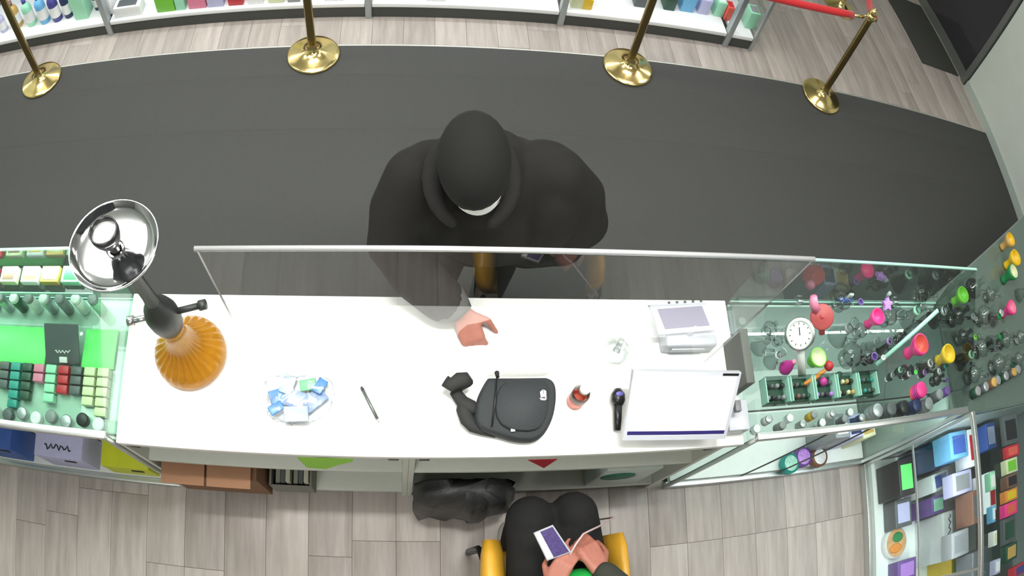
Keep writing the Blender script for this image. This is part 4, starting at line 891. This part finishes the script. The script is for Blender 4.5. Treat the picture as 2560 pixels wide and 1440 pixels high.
WS = [(212, 34, (.11, .12, .24), 'mint', 'white', 'mint carton between the navy bottles'), (275, 25, (.09, .1, .2), 'white', 'sky', 'white carton just past the first upright'), (322, 40, (.2, .10, .09), 'white', 'charcoal', 'white carton with dark lettering on the wall shelving'), (415, 32, (.13, .1, .16), 'lime', 'cream', 'lime green carton on the wall shelving'), (452, 27, (.065, .1, .14), 'mint', 'green', 'mint green carton beside the lime one'),
      (495, 20, (.12, .1, .12), 'pink', 'lavender', 'pink carton on the wall shelving'), (540, 17, (.11, .1, .12), 'lavender', 'pink', 'lavender carton beside the pink one on the wall shelving'), (590, 14, (.10, .1, .1), 'red', 'white', 'red carton on the wall shelving'), (640, 10, (.10, .1, .08), 'white', 'grey', 'white carton with grey panel past the red one'), (690, 8, (.10, .1, .08), 'cream', 'green', 'cream carton with green panel on the wall shelving'), (735, 6, (.08, .1, .08), 'grey', 'red', 'grey carton with red panel behind the second brass post'),
      (835, 3, (.12, .1, .06), 'white', 'sky', 'low white carton past the second brass post'), (1090, 2, (.12, .1, .06), 'white', 'mint', 'low white carton in the middle of the wall shelving'), (1440, 8, (.09, .1, .12), 'cream', 'lime', 'cream carton with lime panel by the third upright'), (1465, 14, (.06, .08, .09), 'yellow', 'white', 'small yellow carton by the third upright'), (1595, 6, (.08, .1, .12), 'charcoal', 'grey', 'charcoal carton behind the third brass post'), (1668, 14, (.08, .1, .14), 'dark_green', 'mint', 'dark green carton on the wall shelving'), (1712, 18, (.10, .1, .15), 'sky', 'blue', 'sky blue carton on the wall shelving'),
      (1752, 24, (.08, .1, .14), 'lavender', 'pink', 'pale lavender carton near the shelving end'), (1790, 30, (.07, .1, .14), 'mint', 'white', 'pale mint carton near the shelving end'), (1813, 42, (.05, .08, .13), 'coral', 'red', 'coral carton near the shelving end'), (1868, 60, (.08, .1, .16), 'mint', 'grey', 'mint carton in the last narrow shelving bay')]
for (u, v, s, c, b, lb) in WS:
    p = at(u, v, ZD); p.y = max(p.y, 3.33 + s[1] / 2); carton(p, s, 0, c, lb, 'box', b, 'cartons on the wall shelving')
# ---------------------------------------------------------------- people
def hand(mb, wrist, d, back, thumb, curls, size=1.0):
    """palm and five fingers: wrist point, direction d to the knuckles, back = outward side of the hand, thumb = +1/-1, curls per finger (deg per joint)"""
    wrist = Vector(wrist); d = Vector(d).normalized(); b = Vector(back); b = (b - d * b.dot(d)).normalized(); s = d.cross(b).normalized() * thumb
    L = 0.088 * size
    for k in range(4):
        o = (1.5 - k) * 0.0185 * size
        mb.tube([wrist + s * o * .55 + d * -.005, wrist + s * o * .9 + d * L * .55, wrist + s * o + d * L], [.0145 * size, .0150 * size, .0118 * size], 10)
        mb.ball(wrist + s * o + d * L, .0116 * size, 10)
        lens = [(.042, .026, .021), (.047, .030, .023), (.043, .028, .022), (.034, .021, .019)][k]
        p = wrist + s * o + d * L; dd = d.copy(); ang = 0
        for j, l in enumerate(lens):
            R = Matrix.Rotation(math.radians(-curls[k] * (1.0 if j else .75)), 3, d.cross(b).normalized())
            dd = R @ dd; q = p + dd * l * size + s * (0.0012 * (1.5 - k) * size)
            r0 = [.0096, .0088, .008][j] * size
            mb.tube([p, q], [r0, r0 * .93], 10); mb.ball(q, r0 * .95, 10); p = q
    t0 = wrist + s * .030 * size + d * .022 * size - b * .004
    dt = (d * .62 + s * .72 - b * .25).normalized(); t1 = t0 + dt * .042 * size
    d2 = (d * .9 + s * .15 - b * .45).normalized(); t2 = t1 + d2 * .032 * size; t3 = t2 + (d2 - b * .2).normalized() * .024 * size
    mb.tube([wrist + s * .012, t0, t1], [.014 * size, .0145 * size, .011 * size], 10)
    for a, c, r in ((t1, t2, .0102), (t2, t3, .009)): mb.tube([a, c], [r * size, r * .9 * size], 10); mb.ball(c, r * .92 * size, 10)
    mb.ball(t1, .0108 * size, 10)
def limb(mb, pts, rad, n=16):
    mb.tube(pts, rad, n)
    for p, r in zip(pts, rad): mb.ball(p, r * .995, n)

# ---- customer at the counter: black hooded jacket, cap, white mask
cu = thing('person', 'person in black jacket and black cap leaning over the counter, one hand on it', 'person', (0.27, 1.35, 0.0075))
H0 = Vector((0.195, 1.125, 1.545))
bd = MB()
bd.ball(H0, (.076, .098, .112), 20, rot('X', 38)); bd.ball(H0 + Vector((0, -.085, -.045)), (.012, .016, .014), 10)
for s in (-1, 1): bd.ball(H0 + Vector((.077 * s, .01, -.01)), (.012, .022, .032), 10)
limb(bd, [(.235, 1.20, 1.36), (.21, 1.165, 1.47)], [.062, .056])
limb(bd, [(.27, 1.34, .92), (.27, 1.31, 1.08), (.26, 1.25, 1.25), (.24, 1.21, 1.35)], [.13, .125, .135, .10])
WR = Vector((.205, .925, .972)); 
limb(bd, [(.05, 1.22, 1.345), (-.015, 1.12, 1.14), WR], [.055, .045, .028])
limb(bd, [(.47, 1.235, 1.345), (.60, 1.205, 1.12), (.45, 1.20, 1.02)], [.055, .045, .03])
hand(bd, WR, (.36, -.78, -.42), (-.25, -.35, .9), -1, [48, 56, 60, 62], 1.1)
hand(bd, (.45, 1.20, 1.02), (-.9, .1, -.2), (0, -.5, .8), 1, [20, 25, 30, 30], 1.0)
for x, fx in ((.18, .16), (.36, .40)): limb(bd, [(x, 1.35, .9), (fx, 1.33, .5), (fx, 1.37, .09)], [.09, .06, .042])
remesh(bd, .0065, 3).build('body', skin_a, cu)
jm = mat('black_jacket_cloth', (33, 32, 30), 0.9, noise=0.14, scale=18, bump=0.25, spec=0.25)
jk = MB()
limb(jk, [(.27, 1.35, .86), (.27, 1.335, 1.0), (.27, 1.30, 1.15), (.265, 1.255, 1.27), (.25, 1.225, 1.36)], [.185, .18, .185, .175, .12], 24)
for c, r in (((.10, 1.24, 1.30), (.13, .125, .12)), ((.44, 1.255, 1.30), (.135, .125, .12)), ((.27, 1.30, 1.24), (.25, .14, .14)), ((.27, 1.20, 1.20), (.2, .12, .15))): jk.ball(c, r, 20)
limb(jk, [(.045, 1.22, 1.32), (-.005, 1.165, 1.22), (-.022, 1.10, 1.125), (.045, 1.02, 1.06), (.135, .955, 1.015)], [.105, .1, .092, .085, .076], 20)
limb(jk, [(.475, 1.24, 1.32), (.565, 1.235, 1.22), (.605, 1.20, 1.12), (.54, 1.16, 1.05), (.42, 1.17, 1.0)], [.105, .1, .092, .088, .085], 20)
jk.ball((.10, 1.16, 1.16), (.13, .10, .16), 18); jk.ball((.46, 1.17, 1.2), (.11, .11, .16), 18); jk.ball((.30, 1.16, 1.12), (.2, .10, .2), 18)
rj = random.Random(4)
jkr = remesh(jk, .012, 5); jkr.build('jacket', jm, cu)
MB().tube([(.128, .960, 1.016), (.158, .945, 1.0), (.188, .928, .984), (.198, .918, .978)], [.073, .07, .052, .044], 20).build('cuff', mat('cuff_reflection_grey', (92, 94, 92), 0.85, noise=.1, scale=60), cu)  # sleeve end, grey stands in for the counter's pale reflection over it
hd = MB()
pts = []
for k in range(19):
    a = math.radians(-150 + 300 * k / 18); pts.append(Vector((.20 + .112 * math.sin(a), 1.135 + .118 * math.cos(a), 1.425 + .05 * math.cos(a))))
limb(hd, pts, [.034 + .018 * math.cos(math.radians(-150 + 300 * k / 18)) for k in range(19)], 12)
hd.ball((.205, 1.24, 1.42), (.10, .06, .075), 16)
remesh(hd, .009, 5).build('hood', mat('black_hood_cloth', (38, 37, 36), 0.9, noise=0.12, scale=20, bump=0.2, spec=0.25), cu)
cp = MB(); Mc = rot('X', 22); C0 = Vector((.193, 1.128, 1.565))
cp.ball(C0, (.102, .142, .108), 28, rot('X', 18)).build('cap', mat('black_cap_cloth', (28, 29, 27), 0.9, noise=.1, scale=80, bump=.15, spec=0.25), cu)
br = MB(); vs = []; fs = []
for j in range(5):
    for k in range(15):
        a = math.radians(-70 + 140 * k / 14); rr_ = .092 + .034 * j / 4 * math.cos(a * .95)
        vs.append(C0 + Vector((.008, .012, -.022)) + rot('X', 26) @ Vector((rr_ * math.sin(a) * .95, -rr_ * 1.12 * math.cos(a), -.006 - .016 * (math.sin(a) ** 2))))
for j in range(4):
    for k in range(14): fs.append((j * 15 + k, j * 15 + k + 1, (j + 1) * 15 + k + 1, (j + 1) * 15 + k))
br.add(vs, fs, True); br.add([v - Vector((0, 0, .003)) for v in vs], [f[::-1] for f in fs], True); br.build('cap_brim', MATS['black_cap_cloth'], cu)
mk = MB(); vs = []; fs = []; MC = Vector((.207, 1.122, 1.478))
for j in range(7):
    for k in range(13):
        a = math.radians(-60 + 120 * k / 12); e = math.radians(34 - 80 * j / 6)
        vs.append(MC + Vector((.08 * math.sin(a) * math.cos(e), -.112 * math.cos(a) * math.cos(e), .075 * math.sin(e))))
for j in range(6):
    for k in range(12): fs.append((j * 13 + k, (j + 1) * 13 + k, (j + 1) * 13 + k + 1, j * 13 + k + 1))
mk.add(vs, fs, True); mk.build('face_mask', mat('white_mask', (238, 238, 236), 0.8), cu)
tr = MB()
limb(tr, [(.19, 1.36, .93), (.17, 1.345, .5), (.16, 1.375, .11)], [.13, .088, .066]); limb(tr, [(.35, 1.36, .93), (.39, 1.345, .5), (.40, 1.375, .11)], [.13, .088, .066])
remesh(tr, .014, 3).build('trousers', mat('black_trousers', (38, 38, 40), 0.85), cu)
for fx in (.16, .40): pillow(smooth_poly([(fx - .045, 1.19), (fx + .045, 1.19), (fx + .048, 1.32), (fx + .04, 1.44), (fx - .04, 1.44), (fx - .048, 1.32)], 2), [(.0085, .97), (.03, 1.0), (.06, .93), (.095, .7)]).build('shoe', black_plastic, cu)

# ---- chair and seated member of staff
ch = thing('bucket_chair', 'yellow bucket chair with raised sides and dark tube frame behind the counter', 'chair', (0.57, -0.12, 0))
yl = mat('mustard_shell', (222, 168, 52), 0.35, noise=.05)
def side_wing(s):
    m = MB(); x = .57 + s * (.225 if s > 0 else .235)
    rings = [(-.36, .42, .82, .05), (-.25, .43, .78, .045), (-.10, .44, .68, .042), (.05, .44, .655, .04), (.15, .445, .635, .036), (.205, .46, .60, .026)]
    vs = []; fs = []; n = 12
    for (y, zl_, zh, w) in rings:
        for k in range(n):
            a = 2 * math.pi * k / n; zc = (zl_ + zh) / 2
            vs.append((x + s * .02 * math.sin(a) + w * math.cos(a) * (.85 if s > 0 else 1.2), y, zc + (zh - zl_) / 2 * math.sin(a)))
    for j in range(len(rings) - 1):
        for k in range(n): q = (k + 1) % n; fs.append((j * n + k, j * n + q, (j + 1) * n + q, (j + 1) * n + k))
    fs.append(tuple(range(n - 1, -1, -1))); fs.append(tuple(range((len(rings) - 1) * n, len(rings) * n)))
    m.add(vs, fs, True); m.build('armrest', yl, ch)
side_wing(-1); side_wing(1)
MB().rbox((.355, -.40, .365), (.785, .17, .425), .02).build('seat', yl, ch)
MB().rbox((.355, -.47, .43), (.785, -.41, .92), .025).build('backrest', yl, ch)
for s in (-1, 1):
    x = .57 + s * .275
    MB().tube([(x, .20, .02), (x, .185, .44), (x - s * .02, .10, .50), (x - s * .02, -.3, .52)], .011, 8).build('frame_tube', dark_steel, ch)
    for y in (.19, -.38): MB().tube([(x - s * .05, y if y > 0 else y, .40), (x, y, .012)], .012, 8).build('leg', dark_steel, ch)
sp = thing('person', 'seated person in black trousers and green top looking at a phone', 'person', (0.57, 0.0, 0.0))
bs = MB()
HH = Vector((.60, -.235, 1.26)); bs.ball(HH, (.076, .098, .112), 18, rot('X', 20)); bs.ball(HH + Vector((0, .098, -.02)), (.012, .016, .014), 8)
for s in (-1, 1): bs.ball(HH + Vector((.077 * s, 0, -.005)), (.012, .022, .03), 8)
limb(bs, [(.585, -.26, 1.02), (.595, -.245, 1.17)], [.06, .054])
limb(bs, [(.57, -.14, .58), (.57, -.19, .76), (.57, -.25, .95)], [.13, .125, .125])
RW = at(1378, 1462, .775); LW = at(1500, 1425, .765)
limb(bs, [(.40, -.25, 1.0), (.345, -.10, .80), RW], [.055, .046, .028]); limb(bs, [(.74, -.25, 1.0), (.80, -.08, .79), LW], [.055, .046, .028])
hand(bs, RW, at(1412, 1404, .795) - RW, (-.35, .1, .93), -1, [16, 30, 36, 40], 1.0)
hand(bs, LW, at(1472, 1372, .75) - LW, (.25, .2, .93), 1, [40, 52, 58, 60], 1.12)
for x, kx in ((.48, .474), (.66, .645)): limb(bs, [(x, -.10, .545), (kx, .27, .55), (kx, .2, .09)], [.085, .06, .042])
remesh(bs, .0065, 3).build('body', skin_a, sp)
tm = mat('charcoal_trousers', (36, 36, 36), 0.9, noise=.1, scale=25, bump=.2, spec=.25)
t2 = MB()
limb(t2, [(.505, -.12, .55), (.492, .12, .555), (.476, .275, .56), (.47, .25, .35), (.47, .2, .12)], [.125, .11, .096, .07, .055], 18)
limb(t2, [(.655, -.12, .55), (.65, .12, .555), (.640, .285, .56), (.645, .25, .35), (.65, .2, .12)], [.125, .11, .096, .07, .055], 18)
t2.ball((.57, -.12, .56), (.19, .14, .12), 18)
remesh(t2, .011, 4).build('trousers', tm, sp)
tg = MB(); limb(tg, [(.57, -.13, .60), (.57, -.17, .76), (.57, -.235, .95), (.575, -.25, 1.04)], [.165, .155, .16, .10], 20)
tg.ball((.63, -.03, .70), (.13, .11, .09), 16)
for s in (-1, 1): tg.ball((.57 + s * .15, -.25, .98), (.09, .09, .08), 14)
remesh(tg, .012, 4).build('top', mat('bright_green_top', (24, 176, 72), 0.8, noise=.1, scale=40), sp)
for s, E_, Wr in ((-1, Vector((.345, -.10, .80)), RW), (1, Vector((.80, -.08, .79)), LW)):
    sl_ = MB(); e = lerp(E_, Wr, .86); limb(sl_, [(.57 + s * .17, -.25, 1.0), E_, lerp(E_, Wr, .5), e], [.075, .066, .056, .05], 16)
    remesh(sl_, .009, 3).build('sleeve', mat('dark_olive_sleeve', (54, 56, 48), 0.85, noise=.1, scale=40), sp)
MB().ball(HH + Vector((0, -.03, .03)), (.084, .1, .1), 18).build('hair', mat('dark_hair', (36, 30, 28), .6), sp)
for kx in (.47, .65): pillow(smooth_poly([(kx - .045, .12), (kx + .045, .12), (kx + .048, .24), (kx + .035, .33), (kx - .035, .33), (kx - .048, .24)], 2), [(.001, .97), (.03, 1.0), (.06, .92), (.09, .66)]).build('shoe', mat('white_trainer', (214, 212, 208), .6), sp)
# phone in the hand, with its cable
ph = thing('phone', 'phone in a purple glitter case held by the seated person', 'phone', at(1380, 1352, .80))
c4 = [at(1368, 1402, .800), at(1428, 1380, .800), at(1382, 1312, .812), at(1334, 1332, .812)]
sb, n3 = slab(c4, .009); sb.build('case', mat('silver_phone_rim', (214, 216, 226), .25, .5), ph)
def q4(s0, s1, t0, t1, h): return [lerp(lerp(c4[0], c4[1], s), lerp(c4[3], c4[2], s), t) + n3 * h for s, t in ((s0, t0), (s1, t0), (s1, t1), (s0, t1))]
slab(q4(.30, .93, .03, .95, .0012), .0011)[0].build('glitter_back', mat('purple_glitter', (86, 72, 128), .3, .3, noise=.75, scale=170), ph)
slab(q4(.04, .28, .05, .96, .0012), .0011)[0].build('white_edge', mat('white_phone_edge', (240, 240, 244), .3), ph)
solo(MB().tube([at(1424, 1388, .797), at(1440, 1360, .80), at(1458, 1335, .785), at(1478, 1325, .76), at(1497, 1316, .70), (.785, .265, .60), (.80, .29, .3), (.82, .30, .02), (.86, .28, .005)], .0035, 8), 'charging_cable', mat('pink_white_cable', (214, 188, 190), .5, noise=.3, scale=300), 'pale pink charging cable running from the phone over the lap', 'cable', (.84, .1, 0))
